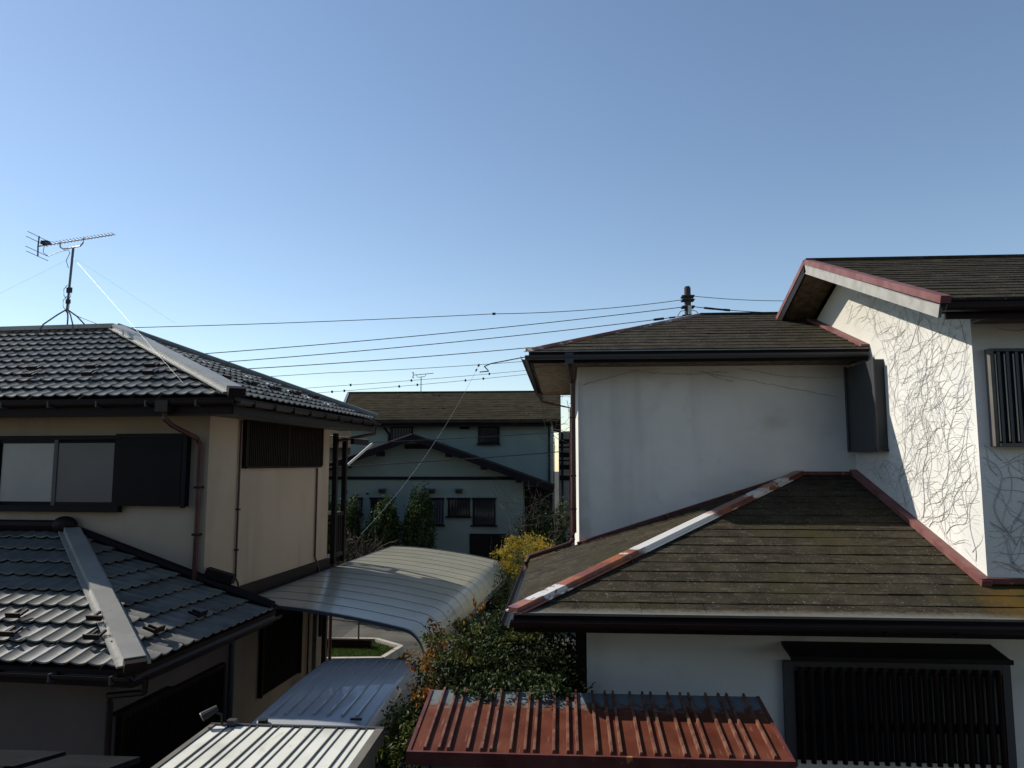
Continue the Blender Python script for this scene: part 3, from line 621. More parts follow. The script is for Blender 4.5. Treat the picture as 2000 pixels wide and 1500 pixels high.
# balcony frame behind the house's rear corner
Bc = T('balcony_frame', 'dark brown steel balcony with small clear roof at the rear corner of the tiled house', 'balcony', (-5.7, 14.8, 2.62), AL)
for (x, y, h) in ((-5.68, 14.32, 5.2), (-5.66, 14.78, 5.1)): Bc.part('balcony_post', B(x - .045, x + .045, y - .045, y + .045, 2.62, h), 'trim')
for z in (2.75, 3.55): Bc.part('balcony_rail', B(-5.69, -5.63, 14.37, 14.73, z, z + .07), 'trim')
bm_ = Bc
slats(Bc, 'baluster', Bc.e, 'trim', 3, lambda i: box(NB(), -.012, .012, -.02, .02, -.36, .36) if i is None else (-5.66, 14.45 + i * .10, 3.185))
Bc.part('balcony_rail', B(-6.55, -5.71, 14.76, 14.81, 3.55, 3.62), 'alu')
q = NB(); prism(q, [(-7.2, 14.3, 5.32), (-5.28, 14.3, 5.10), (-5.28, 15.1, 5.10), (-7.2, 15.1, 5.32)], (0, 0, -.02)); Bc.part('balcony_roof', q, 'carport')
Bc.part('roof_beam', B(-5.33, -5.26, 14.21, 15.1, 4.98, 5.09), 'lattice')
q = NB(); beam(q, (-5.62, 14.9, 4.55), (-5.2, 15.2, 5.0), .045, .045); Bc.part('roof_brace', q, 'alu')
Bc.part('balcony_floor', B(-6.9, -5.735, 14.21, 14.9, 2.62, 2.74), 'trim')

# ================================================================== ANTENNA on the left roof
An = T('tv_antenna', 'roof antenna with long toothed boom on a four-legged mast standing on the tiled ridge', 'antenna', (-10.34, 12.5, EYE + 2.5), AL)
mx, my = -10.34, 12.5; zb = EYE + 2.85; zt = EYE + 4.10
An.part('mast', tube(NB(), [(mx - .03, my, zb), (mx + .02, my, zt)], .022, 8), 'mast', smooth=True)
for (dx, dy_) in ((-.42, -.25), (.30, -.2), (.30, .3), (-.25, .3)):
    An.part('leg', tube(NB(), [(mx - .03, my, zb + .06), (mx + dx * .35, my + dy_ * .35, zb - .06), (mx + dx * .8, my + dy_ * .8, zb - .26), (mx + dx, my + dy_, EYE + 2.48 - abs(dy_) * .42)], .014, 6), 'mast', smooth=True)
for (z, w, h) in ((EYE + 3.27, .075, .10), (EYE + 3.05, .055, .08)):
    An.part('amplifier_box', B(mx - .03, mx + w, my - .05, my - .02, z - h / 2, z + h / 2), 'wire')
    An.part('cable', tube(NB(), [(mx - .02, my - .04, z + .1), (mx - .09, my - .04, z + .02), (mx - .08, my - .04, z - .1), (mx - .01, my - .04, z - .17)], .006, 5), 'wire')
    An.part('cable', tube(NB(), [(mx + w - .01, my - .04, z - h / 2), (mx + w - .01, my - .04, z - .12), (mx + .03, my - .04, z - .18)], .005, 5), 'wire')
zt2 = EYE + 4.10
An.part('boom_bracket', tube(NB(), [(mx - .27, my, zt2 + .13), (mx - .26, my, zt2 + .03), (mx - .19, my, zt2 - .01), (mx + .16, my, zt2 + .03), (mx + .22, my, zt2 + .09), (mx + .23, my, zt2 + .19)], .014, 6), 'alu', smooth=True)
b0 = Vector((mx - .72, my - .02, zt2 + .06)); b1 = Vector((mx + .80, my + .06, zt2 + .25))
An.part('boom', tube(NB(), [b0, b1], .013, 6), 'alu', smooth=True)
bd = (b1 - b0).normalized(); sd = Vector((.30, -1, 0)).normalized(); sd = Vector((.16, -.98, -.0)).normalized()
for k in range(20):
    c = b0.lerp(b1, .14 + k * .0452); hl = .10 - .001 * k
    An.part('element', tube(NB(), [c - sd * hl + Vector((0, 0, .012)), c + sd * hl + Vector((0, 0, .012))], .006, 5), 'alu')
for sgn in (1, -1):
    An.part('reflector_arm', tube(NB(), [b0 + Vector((0, 0, 0)), b0 + Vector((-.02 + .03, 0, .20 * sgn))], .014, 6), 'mast')
    for k in (1, 2):
        c = b0 + Vector((.0 - .02 * (k == 1), 0, .095 * k * sgn)); An.part('reflector_rod', tube(NB(), [c - sd * .34, c + sd * .34], .006, 5), 'mast')
An.part('feed_box', B(b0.x + .08, b0.x + .22, my - .06, my + .04, b0.z + .03, b0.z + .10), 'wire')
An.part('cable', tube(NB(), [(b0.x + .12, my, b0.z + .03), (b0.x + .10, my, b0.z - .12), (b0.x + .22, my, b0.z - .20), (b0.x + .45, my, b0.z - .12), (mx - .08, my, zt2 - .03), (mx - .02, my - .03, zt2 - .1), (mx - .08, my - .04, zt2 - .25), (mx - .03, my - .03, zt2 - .4)], .006, 5), 'wire')
An.part('cable', tube(NB(), [(mx, my, zb + .05), (mx + .12, my, zb - .05), (mx + .3, my, zb - .12), (mx + .72, my - .1, EYE + 2.58)], .006, 5), 'wire')
for k, tgt in enumerate(((xe - .85, ye + .15, zq + .22), (-11.9, ye + .3, zq + .3), (-8.2, 12.62, EYE + 2.6))):
    An.part('guy_wire', tube(NB(), [(mx + .02, my, zt - .18), Vector(tgt)], .0011, 4), 'wire_pale')

# ================================================================== CARPORT
Cp = T('carport', 'translucent bronze carport with a curved ribbed roof between the two houses', 'carport', (-4.2, 13.9, 0), AL)
xa, xb, ya, yb2 = -5.50, -2.70, 10.25, 17.7
def prof(t):
    # t 0..1 along the arc, flat then bending down at the right edge
    x = xa + (xb - xa) * min(1, t * 1.02); z = EYE - 1.93 + .10 * math.sin(min(t, .75) / .75 * math.pi * .72)
    return x, z
pr = []
for i in range(37):
    t = i / 36; xk = xb - .30
    if t < .7: q_ = t / .7; x = xa + (xk - xa) * q_; z = EYE - 2.0 - .28 * q_ ** 1.8
    else: a = .20 + (t - .7) / .3 * 1.28; x = xk + .36 * (math.sin(a) - math.sin(.20)); z = EYE - 2.0 - .28 - .42 * (math.cos(.20) - math.cos(a))
    pr.append((x, z))
NS = 14
ridge_part = None
for k in range(NS):
    y0 = ya + (yb2 - ya) * k / NS + .008; y1 = ya + (yb2 - ya) * (k + 1) / NS - .008; bm = NB(); prev = None
    for (x, z) in pr:
        r = [bm.verts.new(p) for p in ((x, y0, z), (x, (y0 + y1) / 2, z + .0015), (x, y1, z), (x, y1, z - .012), (x, y0, z - .012))]
        if prev:
            for j in range(5): bm.faces.new((prev[j], prev[(j + 1) % 5], r[(j + 1) % 5], r[j]))
        prev = r
    Cp.part('roof_panel', bm, 'carport', smooth=True)
for k in range(NS + 1):
    y = ya + (yb2 - ya) * k / NS; bm = NB(); w = .009 if 0 < k < NS else .025; hz = .006 if 0 < k < NS else .02
    yy0 = y - w + (.012 if k == 0 else 0) ; prev = None
    for (x, z) in pr:
        r = [bm.verts.new(p) for p in ((x, y - w, z - .03), (x, y + w, z - .03), (x, y + w, z + hz * .6), (x, y - w, z + hz * .6))]
        if prev:
            for j in range(4): bm.faces.new((prev[j], prev[(j + 1) % 4], r[(j + 1) % 4], r[j]))
        prev = r
    Cp.part('rib', bm, 'carport_frame' if 0 < k < NS else 'gutter_grey')
Cp.part('side_beam', B(xa - .06, xa, ya, yb2, EYE - 2.12, EYE - 2.0), 'carport_frame')
Cp.part('side_beam', B(pr[-1][0] - .03, pr[-1][0] + .03, ya, yb2, pr[-1][1] - .09, pr[-1][1] - .01), 'carport_frame')
for y, pm in ((13.55, 'carport_frame'), (13.12, 'fascia')):
    Cp.part('post', B(xa - .04, xa + .04, y - .04, y + .04, 0, EYE - 2.125), pm)

# planter with grass beside the drive
Pl = T('planter', 'low concrete edged bed of green grass beyond the carport posts', 'planter', (-4.9, 17.9, 0))
q = NB(); c = [(-6.0, 18.9), (-4.75, 19.0), (-3.95, 18.3), (-4.15, 17.2), (-6.0, 17.0)]
for a, b in zip(c, c[1:] + c[:1]): beam(q, (a[0], a[1], .02), (b[0], b[1], .02), .12, .20)
Pl.part('kerb', q, 'kerb')
q = NB(); prism(q, [(x * .97 - .15, y, .05) for x, y in c], (0, 0, .04)); Pl.part('soil', q, 'asphalt')
g = np.random.default_rng(3); nb = 9000; px = g.uniform(-5.95, -4.1, nb); py = g.uniform(17.1, 18.9, nb)
ok = (py < 18.9 - (px + 4.75).clip(0) * .8); px, py = px[ok], py[ok]; nb = len(px)
p = np.stack([px, py, np.full(nb, .09)], 1); dx = g.normal(0, .02, (nb, 3)); dx[:, 2] = 0; tp = p + dx + np.array([0, 0, .09]); sdv = g.normal(0, 1, (nb, 3)) * .010; sdv[:, 2] = 0
v = np.stack([p - sdv, p + sdv, tp], 1).reshape(-1, 3) - np.array(Pl.base); me = bpy.data.meshes.new('grass'); me.from_pydata(v.tolist(), [], np.arange(nb * 3).reshape(-1, 3).tolist()); me.materials.append(M['grass'])
o = link(bpy.data.objects.new('grass', me), Pl.e); o['kind'] = 'stuff'
lg = T('timber_log', 'short dark timber lying on the grass in the concrete edged bed', 'log', (-5.2, 18.3, .2))
lg.part('timber', B(-5.9, -4.7, 18.25, 18.42, .12, .34), 'lattice')

# ================================================================== VAN
V = T('parked_van', 'white van parked below the carport with its ribbed roof seen from above', 'van', (-2.68, 9.3, 0))
vx0, vx1, vy0, vy1, vz = -3.37, -1.98, 7.72, 10.95, 1.93
bm = NB(); secs = []
# cross-sections along y: (y, halfwidth top, top z, belt halfwidth)
for (y, ht, zt_, hb, zb_) in ((7.70, .60, 1.72, .68, .32), (7.76, .64, 1.86, .69, .30), (7.90, .655, 1.915, .695, .28), (9.2, .66, 1.945, .70, .28), (10.3, .655, 1.925, .70, .28), (10.55, .63, 1.885, .70, .30), (10.95, .56, 1.42, .69, .32), (11.05, .50, .95, .66, .34)):
    xc = (vx0 + vx1) / 2
    prf = [(-hb, zb_), (-hb, 1.0), (-ht - .02, zt_ - .10), (-ht + .04, zt_ - .02), (-ht + .16, zt_), (0, zt_ + .012), (ht - .16, zt_), (ht - .04, zt_ - .02), (ht + .02, zt_ - .10), (hb, 1.0), (hb, zb_)]
    secs.append([bm.verts.new((xc + a, y, b)) for a, b in prf])
for a, b in zip(secs, secs[1:]):
    for j in range(len(a) - 1): bm.faces.new((a[j], a[j + 1], b[j + 1], b[j]))
    bm.faces.new((a[-1], a[0], b[0], b[-1]))
bm.faces.new(secs[0]); bm.faces.new(secs[-1][::-1])
body = V.part('body', bm, 'van', smooth=True)
md = body.modifiers.new('edge', 'BEVEL'); md.width = .02; md.segments = 2; md.limit_method = 'ANGLE'; md.angle_limit = R(35)
for k in range(7):
    x = vx0 + .235 + k * .155; V.part('roof_rib', B(x - .012, x + .012, 8.05, 10.25, 1.925, 1.962 - .003 * abs(k - 3)), 'van')
V.part('rear_window', B(vx0 + .16, vx1 - .16, 7.69, 7.708, 1.15, 1.62), 'glass')
V.part('brake_light', B(-2.82, -2.58, 7.735, 7.765, 1.83, 1.875), 'red_lens')
V.part('roof_antenna_base', tube(NB(), [(-3.14, 7.86, 1.89), (-3.14, 7.86, 1.95)], .05, 10), 'wire')
V.part('wiper_mount', B(-2.24, -2.12, 7.93, 7.96, 1.935, 1.955), 'wire')
for x in (vx0 + .02, vx1 - .14): V.part('tail_light', B(x, x + .12, 7.675, 7.705, .85, 1.25), 'red_lens')
V.part('bumper', B(vx0 + .02, vx1 - .02, 7.60, 7.72, .28, .52), 'van')
V.part('number_plate', B(-2.84, -2.51, 7.585, 7.599, .55, .72), 'fascia')
V.part('windscreen', B(vx0 + .14, vx1 - .14, 10.78, 10.80, 1.2, 1.75), 'glass')
for x in (vx0 - .012, vx1 - .002):
    for (a, b) in ((8.1, 9.1), (9.2, 10.2)): V.part('side_window', B(x, x + .014, a, b, 1.05, 1.55), 'glass')
for x in (vx0 + .02, vx1 - .18):
    for y in (8.25, 10.35):
        wh = V.part('wheel', tube(NB(), [(x, y, .28), (x + .16, y, .28)], .28, 18), 'rubber')
        V.part('rim', tube(NB(), [(x - .005, y, .28), (x + .165, y, .28)], .17, 14), 'alu', wh)

# ================================================================== WHITE STORAGE SHED
S = T('storage_shed', 'ivory steel storage shed with ribbed flat roof at the bottom edge beside the van', 'shed', (-2.5, 6.3, 0))
sx0, sx1, sy0, sy1, sz = -3.38, -1.70, 5.2, 7.2, 2.12
S.part('body', B(sx0 + .06, sx1 - .06, sy0 + .08, sy1 - .10, 0, sz - .10), 'shed_body')
S.part('roof_edge', B(sx0, sx1, sy1 - .035, sy1, sz - .10, sz + .012), 'gutter_grey')
S.part('roof_edge', B(sx1 - .07, sx1, sy0, sy1 - .036, sz - .12, sz + .008), 'soffit')
S.part('roof_edge', B(sx0, sx0 + .05, sy0, sy1 - .036, sz - .12, sz + .008), 'soffit')
x = sx0 + .052; k = 0
while x < sx1 - .075:
    w = (.135, .075)[k % 2] if k < 30 else .1; x2 = min(x + w, sx1 - .072)
    up = 0 if k % 2 == 0 else .0
    S.part('roof_sheet', B(x + .002, x2 - .007, sy0 + .01, sy1 - .037, sz - .05, sz - .004 - (k % 2) * .004), 'shed_white')
    q = NB(); box(q, x2 - .007, x2 + .002, sy0 + .01, sy1 - .037, sz - .06, sz + .006); S.part('roof_seam', q, 'soffit'); x = x2; k += 1
Lm = T('security_lamp', 'small clamp-on lamp fixed at the rear left corner of the ivory shed roof', 'lamp', (-3.25, 7.12, sz))
Lm.part('stem', tube(NB(), [(-3.26, 7.16, sz + .01), (-3.27, 7.16, sz + .10), (-3.33, 7.14, sz + .13)], .012, 6), 'wire')
Lm.part('lamp_head', tube(NB(), [(-3.42, 7.08, sz + .10), (-3.31, 7.16, sz + .16)], .045, 10, .03), 'wire')
Lm.part('lens', tube(NB(), [(-3.425, 7.076, sz + .097), (-3.42, 7.08, sz + .10)], .04, 10), 'alu')
Lm.part('sensor', B(-3.20, -3.12, 7.12, 7.19, sz + .014, sz + .06), 'gutter_grey')

# ================================================================== RED ROOF SHED
Rd = T('red_shed', 'grey shed with rusty red ribbed metal roof against the stucco house', 'shed', (.25, 7.15, 0))
rx0, rx1, ry0, ry1, rz0, rz1 = -1.27, 1.77, 6.13, 7.20, 2.30, 2.475
def rz(y): return rz0 + (rz1 - rz0) * (y - ry0) / (ry1 - ry0)
Rd.part('body', B(rx0 + .10, rx1 - .10, ry0 + .12, ry1 - .05, 0, rz0 - .06), 'shed_body')
for x in (-1.10, -.50, .1, .70, 1.30): Rd.part('wall_joint', B(x, x + .012, ry0 + .108, ry0 + .119, .1, rz0 - .07), 'trim')
Rd.part('roof_edge', B(rx0, rx1, ry0 - .0, ry0 + .03, rz0 - .09, rz0 + .014), 'maroon')
for xx in (rx0, rx1 - .03):
    q = NB(); beam(q, (xx + .015, ry0 + .032, rz(ry0 + .03) - .05), (xx + .015, ry1, rz(ry1) - .05), .03, .06); Rd.part('roof_edge', q, 'maroon')
x = rx0; widths = [.155, .115, .075]; k = 0
while x < rx1 - .02:
    w = widths[k % 3] if k else .14; x2 = min(x + w, rx1); q = NB(); prism(q, [(x + .001, ry0 + .032, rz(ry0 + .032)), (x2 - .001, ry0 + .032, rz(ry0 + .032)), (x2 - .001, ry1, rz1), (x + .001, ry1, rz1)], (0, 0, -.02))
    Rd.part('roof_sheet', q, 'red_roof')
    if x2 < rx1 - .03:
        q = NB(); yq = ry0 + .05
        pts = [(x2 - .014, yq, rz(yq)), (x2 + .014, yq, rz(yq)), (x2 + .009, yq, rz(yq) + .028), (x2 - .009, yq, rz(yq) + .028)]
        prism(q, pts, (0, ry1 - yq + .005, rz1 - rz(yq))); Rd.part('roof_rib', q, 'red_rib')
    x = x2; k += 1

# ================================================================== DARK NEAR ROOF bottom-left
Dr = T('near_house', 'near house with the dark tiled porch roof edge at the bottom left corner', 'house', (-1, -4, 0))
Dr.part('wall', B(-7.5, 7.5, -9, -.55, 0, 6.3), 'near_wall')
q = NB(); prism(q, [(-8.1, -1e-3 - .35, 6.3), (8.1, -.351, 6.3), (8.1, -4.8, 8.0), (-8.1, -4.8, 8.0)], (0, 0, -.1)); Dr.part('upper_roof', q, 'near_tile')
q = NB(); prism(q, [(-8.1, -4.81, 8.0), (8.1, -4.81, 8.0), (8.1, -9.4, 6.3), (-8.1, -9.4, 6.3)], (0, 0, -.1)); Dr.part('upper_roof', q, 'near_tile')
Dr.part('porch_wall', B(-7.5, -2.9, -.545, 3.7, 0, 2.68), 'near_wall')
prf = Dr.part('porch_roof', B(-7.6, -2.72, -.54, 4.36, 2.69, 2.74), 'near_tile')
for r in range(4):
    for k in range(7):
        x1 = -2.50 - k * .44 - (.02 * k); z = EYE - 1.70 - .018 * ((k + 1) % 2) + r * .09; y1 = 4.42 - r * .42
        if x1 > -2.52 and r: pass
        q = NB(); prism(q, [(x1 - .44, y1 - .50, z + .11), (x1 + .05, y1 - .50, z + .11), (x1, y1, z), (x1 - .47, y1, z)], (0, 0, -.035)); Dr.part('roof_tile', q, 'near_tile', prf)

# ================================================================== FAR HOUSE
F = T('far_house', 'grey-green two-storey house across the road with brown slate roof and front gable', 'house', (-3.5, 25, 0))
fz = EYE + 1.49
F.part('wall', B(-7.6, -.42, 26.2, 33, 0, fz - .08), 'wall_far')
F.part('wall', B(-8.3, -1.28, 23.6, 26.19, 0, EYE - .52), 'wall_far')
fr0, fr1 = -8.9, 2.0; fyr = 29.6; fzr = EYE + 2.82
q = NB(); prism(q, [(-7.9, 25.7, fz), (-.1, 25.7, fz), (-.1, fyr, fzr), (fr0 + .2, fyr, fzr)], (0, 0, -.08))
rf = F.part('main_roof', q, 'slate_far')
q = NB(); prism(q, [(fr0 + .2, fyr + .01, fzr), (-.1, fyr + .01, fzr), (-.1, 33.6, fz), (-7.9, 33.6, fz)], (0, 0, -.08)); F.part('main_roof', q, 'slate_far')
pf = Plane((-8.7, 25.7, fz), (1, 0, 0), (0, fyr - 25.7, fzr - fz))
lay(F, pf, [Vector((-7.9, 25.7, fz)), Vector((-.1, 25.7, fz)), Vector((-.1, fyr, fzr)), Vector((fr0 + .2, fyr, fzr))], slate(.9, .26, .03), .9, .26, 'slate_far', 'slate', rf, stag=.5, keep=lambda u, v: False)
q = NB(); beam(q, (fr0 + .2, fyr, fzr), (-.1, fyr, fzr), .2, .05, off=.02); F.part('ridge_cap', q, 'slate_far', rf)
q = NB(); beam(q, (-7.93, 25.68, fz + .0), (fr0 + .17, fyr, fzr), .09, .10, off=-.03); F.part('verge_cap', q, 'alu', rf)
F.part('fascia', B(-7.9, -.1, 25.72, 25.76, fz - .22, fz - .085), 'trim', rf)
g = NB(); gutter(g, (-7.95, 25.64, fz - .06), (-.1, 25.64, fz - .06), .07); F.part('gutter', g, 'gutter', rf)
F.part('downpipe', tube(NB(), [(-6.35, 25.66, fz - .1), (-6.3, 25.9, fz - .25), (-6.2, 26.14, fz - .45), (-6.2, 26.14, 4.2)], .04, 6), 'trim')
F.part('downpipe', tube(NB(), [(-.5, 25.66, fz - .1), (-.5, 26.1, fz - .4), (-.5, 26.14, 3.5)], .04, 6), 'trim')
for (xa_, xb_, za, zb2) in ((-6.15, -5.35, EYE + .62, EYE + 1.38), (-3.0, -2.25, EYE + .70, EYE + 1.30)):
    w = F.part('window', B(xa_, xb_, 26.12, 26.19, za, zb2), 'dark')
    F.part('window_frame', B(xa_ - .04, xb_ + .04, 26.06, 26.118, za - .06, za), 'trim', w)
    F.part('window_pane', B(xa_ + .05, xb_ - .05, 26.11, 26.119, za + .05, zb2 - .05), 'glass', w)
    for k in range(7): F.part('window_bar', B(xa_ + .08 + k * .1, xa_ + .10 + k * .1, 26.08, 26.1, za, zb2), 'lattice', w)
F.part('vent', B(-3.66, -3.32, 26.15, 26.195, EYE + 1.20, EYE + 1.32), 'trim')
# front gable
ax, az = -4.7, EYE + .86; lx, lz = -9.0, EYE - .62; gx, gz = -.30, EYE - .72; gy = 22.9
q = NB(); prism(q, [(-8.3, 23.6, EYE - .519), (-1.28, 23.6, EYE - .519), (ax + .1, 23.6, az - .12), (ax - .1, 23.6, az - .12)], (0, 2.59, 0)); F.part('gable_wall', q, 'wall_far')
for (a, b) in (((ax, az), (lx, lz)), ((ax, az), (gx, gz))):
    q = NB(); prism(q, [(a[0], gy, a[1]), (b[0], gy, b[1]), (b[0], gy, b[1] - .09), (a[0], gy, a[1] - .09)], (0, 3.2, 0)); gro = F.part('gable_roof', q, 'slate_far')
    q = NB(); prism(q, [(a[0], gy - .05, a[1] + .02), (b[0], gy - .05, b[1] + .02), (b[0], gy - .05, b[1] - .17), (a[0], gy - .05, a[1] - .17)], (0, .045, 0)); F.part('barge_board', q, 'shutter', gro)
    d = Vector((b[0] - a[0], 0, b[1] - a[1])); 
    for t in (.25, .5, .75):
        c_ = Vector((a[0], 23.3, a[1] - .17)) + d * t; F.part('purlin_end', B(c_.x - .06, c_.x + .06, 22.95, 23.59, c_.z - .10, c_.z + .06), 'trim', gro)
    q = NB(); tube(q, [(a[0], gy + .0, a[1] + .03), (b[0], gy + .0, b[1] + .03)], .05, 6); F.part('verge_tile', q, 'gutter', gro)
F.part('gable_vent', B(-5.07, -4.25, 23.54, 23.597, EYE + .46, EYE + .60), 'dark')
F.part('belt_band', B(-8.32, -1.26, 23.55, 23.597, EYE - .52, EYE - .42), 'shutter')
for (xa_, xb_) in ((-5.88, -5.66), (-4.29, -4.07), (-3.42, -3.20)):
    vv = F.part('vent_box', B(xa_, xb_, 23.48, 23.597, EYE - .95, EYE - .80), 'shutter_box'); F.part('vent_slot', B(xa_ + .03, xb_ - .03, 23.47, 23.479, EYE - .92, EYE - .85), 'dark', vv)
for (xa_, xb_, zb2, za, pn) in ((-4.32, -3.8, EYE - 1.10, EYE - 1.93, 'pane_dark'), (-3.66, -2.96, EYE - 1.10, EYE - 1.66, 'glass'), (-2.87, -2.15, EYE - 1.10, EYE - 1.93, 'glass'), (-6.15, -5.45, EYE - 1.10, EYE - 1.9, 'glass'), (-6.78, -6.42, EYE - 1.10, EYE - 1.6, 'pane_dark')):
    w = F.part('window', B(xa_, xb_, 23.56, 23.597, za, zb2), 'dark')
    F.part('window_frame', B(xa_ - .03, xb_ + .03, 23.53, 23.555, zb2 - .04, zb2 + .02), 'shutter', w)
    F.part('window_sill', B(xa_ - .06, xb_ + .06, 23.50, 23.557, za - .05, za), 'shutter', w)
    F.part('window_pane', B(xa_ + .04, xb_ - .04, 23.55, 23.559, za + .02, zb2 - .045), pn, w)
    for k in range(int((xb_ - xa_ - .05) / .09)): F.part('window_bar', B(xa_ + .05 + k * .09, xa_ + .065 + k * .09, 23.50, 23.52, za, zb2), 'shutter', w)
F.part('door', B(-2.96, -1.7, 23.54, 23.597, 0, EYE - 2.2), 'shutter')
F.part('wall_lamp', tube(NB(), [(-6.25, 23.59, EYE - .95), (-6.25, 23.5, EYE - .97)], .03, 8), 'wire')
F.part('shade_panel', B(-1.25, -.35, 23.9, 24.0, 0, EYE - .75), 'dark')  # dark sheet standing in for the shaded space under the gable roof
# its small antenna
A2n = T('tv_antenna', 'tiny distant antenna on the brown ridge of the far house', 'antenna', (-5.75, 29.5, fzr))
ux = -5.72
A2n.part('mast', tube(NB(), [(ux, 29.5, fzr), (ux, 29.5, EYE + 3.48)], .018, 6), 'mast')
A2n.part('boom', tube(NB(), [(ux - .33, 29.5, EYE + 3.55), (ux + .5, 29.5, EYE + 3.62)], .014, 6), 'mast')
A2n.part('boom_bracket', tube(NB(), [(ux - .2, 29.5, EYE + 3.56), (ux - .15, 29.5, EYE + 3.46), (ux + .15, 29.5, EYE + 3.49), (ux + .2, 29.5, EYE + 3.59)], .012, 5), 'mast')
for dz in (-.09, .09): A2n.part('reflector_rod', tube(NB(), [(ux - .33, 29.3, EYE + 3.55 + dz), (ux - .33, 29.7, EYE + 3.55 + dz)], .012, 5), 'mast')
A2n.part('reflector_arm', tube(NB(), [(ux - .33, 29.5, EYE + 3.42), (ux - .33, 29.5, EYE + 3.68)], .014, 5), 'mast')

# white building sliver with railings between far house and stucco house
Wb = T('white_balcony_house', 'white house with railed balcony glimpsed between the far house and the downpipe', 'house', (.6, 31, 0))
Wb.part('wall', B(-.2, 3.5, 31, 36, 0, EYE + 1.3), 'fascia')
for z in (EYE + .9, EYE + .35, EYE - .15, EYE - .6): Wb.part('balcony_opening', B(-.15, 1.6, 30.96, 30.999, z - .10, z + .10), 'trim')
for x in (-.05, .28): Wb.part('balcony_post', B(x - .045, x + .045, 30.6, 30.7, 0, EYE + 1.25), 'trim')
for z in (EYE + .62, EYE + .08): Wb.part('balcony_rail', B(-.2, 1.6, 30.5, 30.56, z, z + .07), 'trim')

for (lab, x0, x1, y, h, rr, mw) in (('plain pale house far behind, glimpsed left of the grey-green house', -17, -9.6, 38, 5.4, 1.8, 'soffit'), ('low distant house hidden mostly behind the stucco house', 3.8, 12, 44, 5.2, 1.8, 'wall_far')):
    Dh = T('distant_house', lab, 'house', ((x0 + x1) / 2, y + 4, 0)); Dh.part('wall', B(x0, x1, y, y + 8, 0, h), mw)
    q = NB(); prism(q, [(x0 - .5, y - .5, h), (x1 + .5, y - .5, h), (x1 + .5, y + 4, h + rr), (x0 - .5, y + 4, h + rr)], (0, 0, -.12)); Dh.part('roof', q, 'slate_far')
    q = NB(); prism(q, [(x0 - .5, y + 4.01, h + rr), (x1 + .5, y + 4.01, h + rr), (x1 + .5, y + 8.5, h), (x0 - .5, y + 8.5, h)], (0, 0, -.12)); Dh.part('roof', q, 'slate_far')
    for k in range(3):
        xx = x0 + 1 + k * 2.3; w = Dh.part('window', B(xx, xx + 1.4, y - .05, y - .003, 3.6, 4.8), 'dark'); Dh.part('window_pane', B(xx + .06, xx + 1.34, y - .06, y - .051, 3.66, 4.74), 'glass', w)

# ================================================================== PLANTS
def shrub(name, label, cat, base, c, r, n, size, m, seed, group=None, extra=(), trunk=.03, aspect=.45, m2=None, nbr=22, droop=0., shell=.45):
    t = T(name, label, cat, base, 0, group); d = foliage(c, r, n, size, seed, aspect=aspect, droop=droop, shell=shell)
    leaf_part(t, 'crown', m, d); tg = list(d[2][:nbr])
    for (c2, r2, n2, mm) in extra:
        d2 = foliage(c2, r2, n2, size, seed + 1, aspect=aspect, droop=droop); leaf_part(t, 'crown', mm, d2); tg += list(d2[2][:8])
    t.part('trunk', branches(base, [tuple(q) for q in tg], trunk, seed=seed), 'wood')
    return t
shrub('leafy_shrub', 'large dark green shrub with orange and red tips leaning over the red shed roof', 'shrub', (-.7, 8.3, 0), (-.60, 8.15, 2.02), (.88, .68, .86), 34000, .025, 'leaf', 21,
      extra=(((-1.22, 8.1, 2.45), (.42, .42, .40), 2300, 'leaf_r'), ((-.45, 7.18, 2.44), (.52, .26, .2), 3600, 'leaf'), ((.0, 8.6, 1.6), (.22, .5, .9), 4000, 'leaf'), ((-.80, 8.1, 2.72), (.65, .5, .2), 2600, 'leaf_g'), ((-1.35, 8.15, 1.85), (.42, .45, .5), 3800, 'leaf_g'), ((-.98, 8.5, 2.90), (.10, .14, .22), 160, 'leaf_r')), trunk=.05)
shrub('leafy_shrub', 'olive green bush hanging between the van roof and the red shed', 'shrub', (-1.6, 7.9, 0), (-1.62, 8.0, 1.45), (.36, .45, .62), 6500, .026, 'leaf_g', 31, trunk=.03)
shrub('yellow_shrub', 'bright yellow-topped bush beside the downpipe corner of the stucco house', 'shrub', (-.6, 12.4, 0), (-.48, 12.2, 2.5), (.62, .6, .85), 9000, .026, 'leaf_g', 41, extra=(((-.62, 12.1, 3.12), (.46, .5, .34), 4200, 'leaf_y'),), trunk=.035, aspect=.3)
shrub('garden_tree', 'dark rounded garden tree left of centre before the far house, with sunlit top', 'tree', (-6.5, 22.3, 0), (-6.45, 22.3, 2.35), (.40, .5, 1.2), 10400, .045, 'leaf_far', 51, 'garden trees in front of the far house', trunk=.06)
shrub('garden_tree', 'broader garden tree in the middle of the row before the far house', 'tree', (-5.45, 22.2, 0), (-5.4, 22.2, 2.25), (.50, .5, 1.25), 13000, .045, 'leaf_far', 52, 'garden trees in front of the far house', trunk=.06)
shrub('garden_tree', 'tallest garden tree, rightmost of the row before the far house windows', 'tree', (-4.3, 22.4, 0), (-4.35, 22.4, 2.35), (.46, .5, 1.45), 13000, .045, 'leaf_far', 53, 'garden trees in front of the far house', trunk=.06)
shrub('garden_tree', 'dark narrow tree half hidden by the brown balcony posts', 'tree', (-7.3, 22.4, 0), (-7.25, 22.4, 2.5), (.45, .6, 1.25), 8400, .045, 'leaf_far', 54, 'garden trees in front of the far house', trunk=.06)
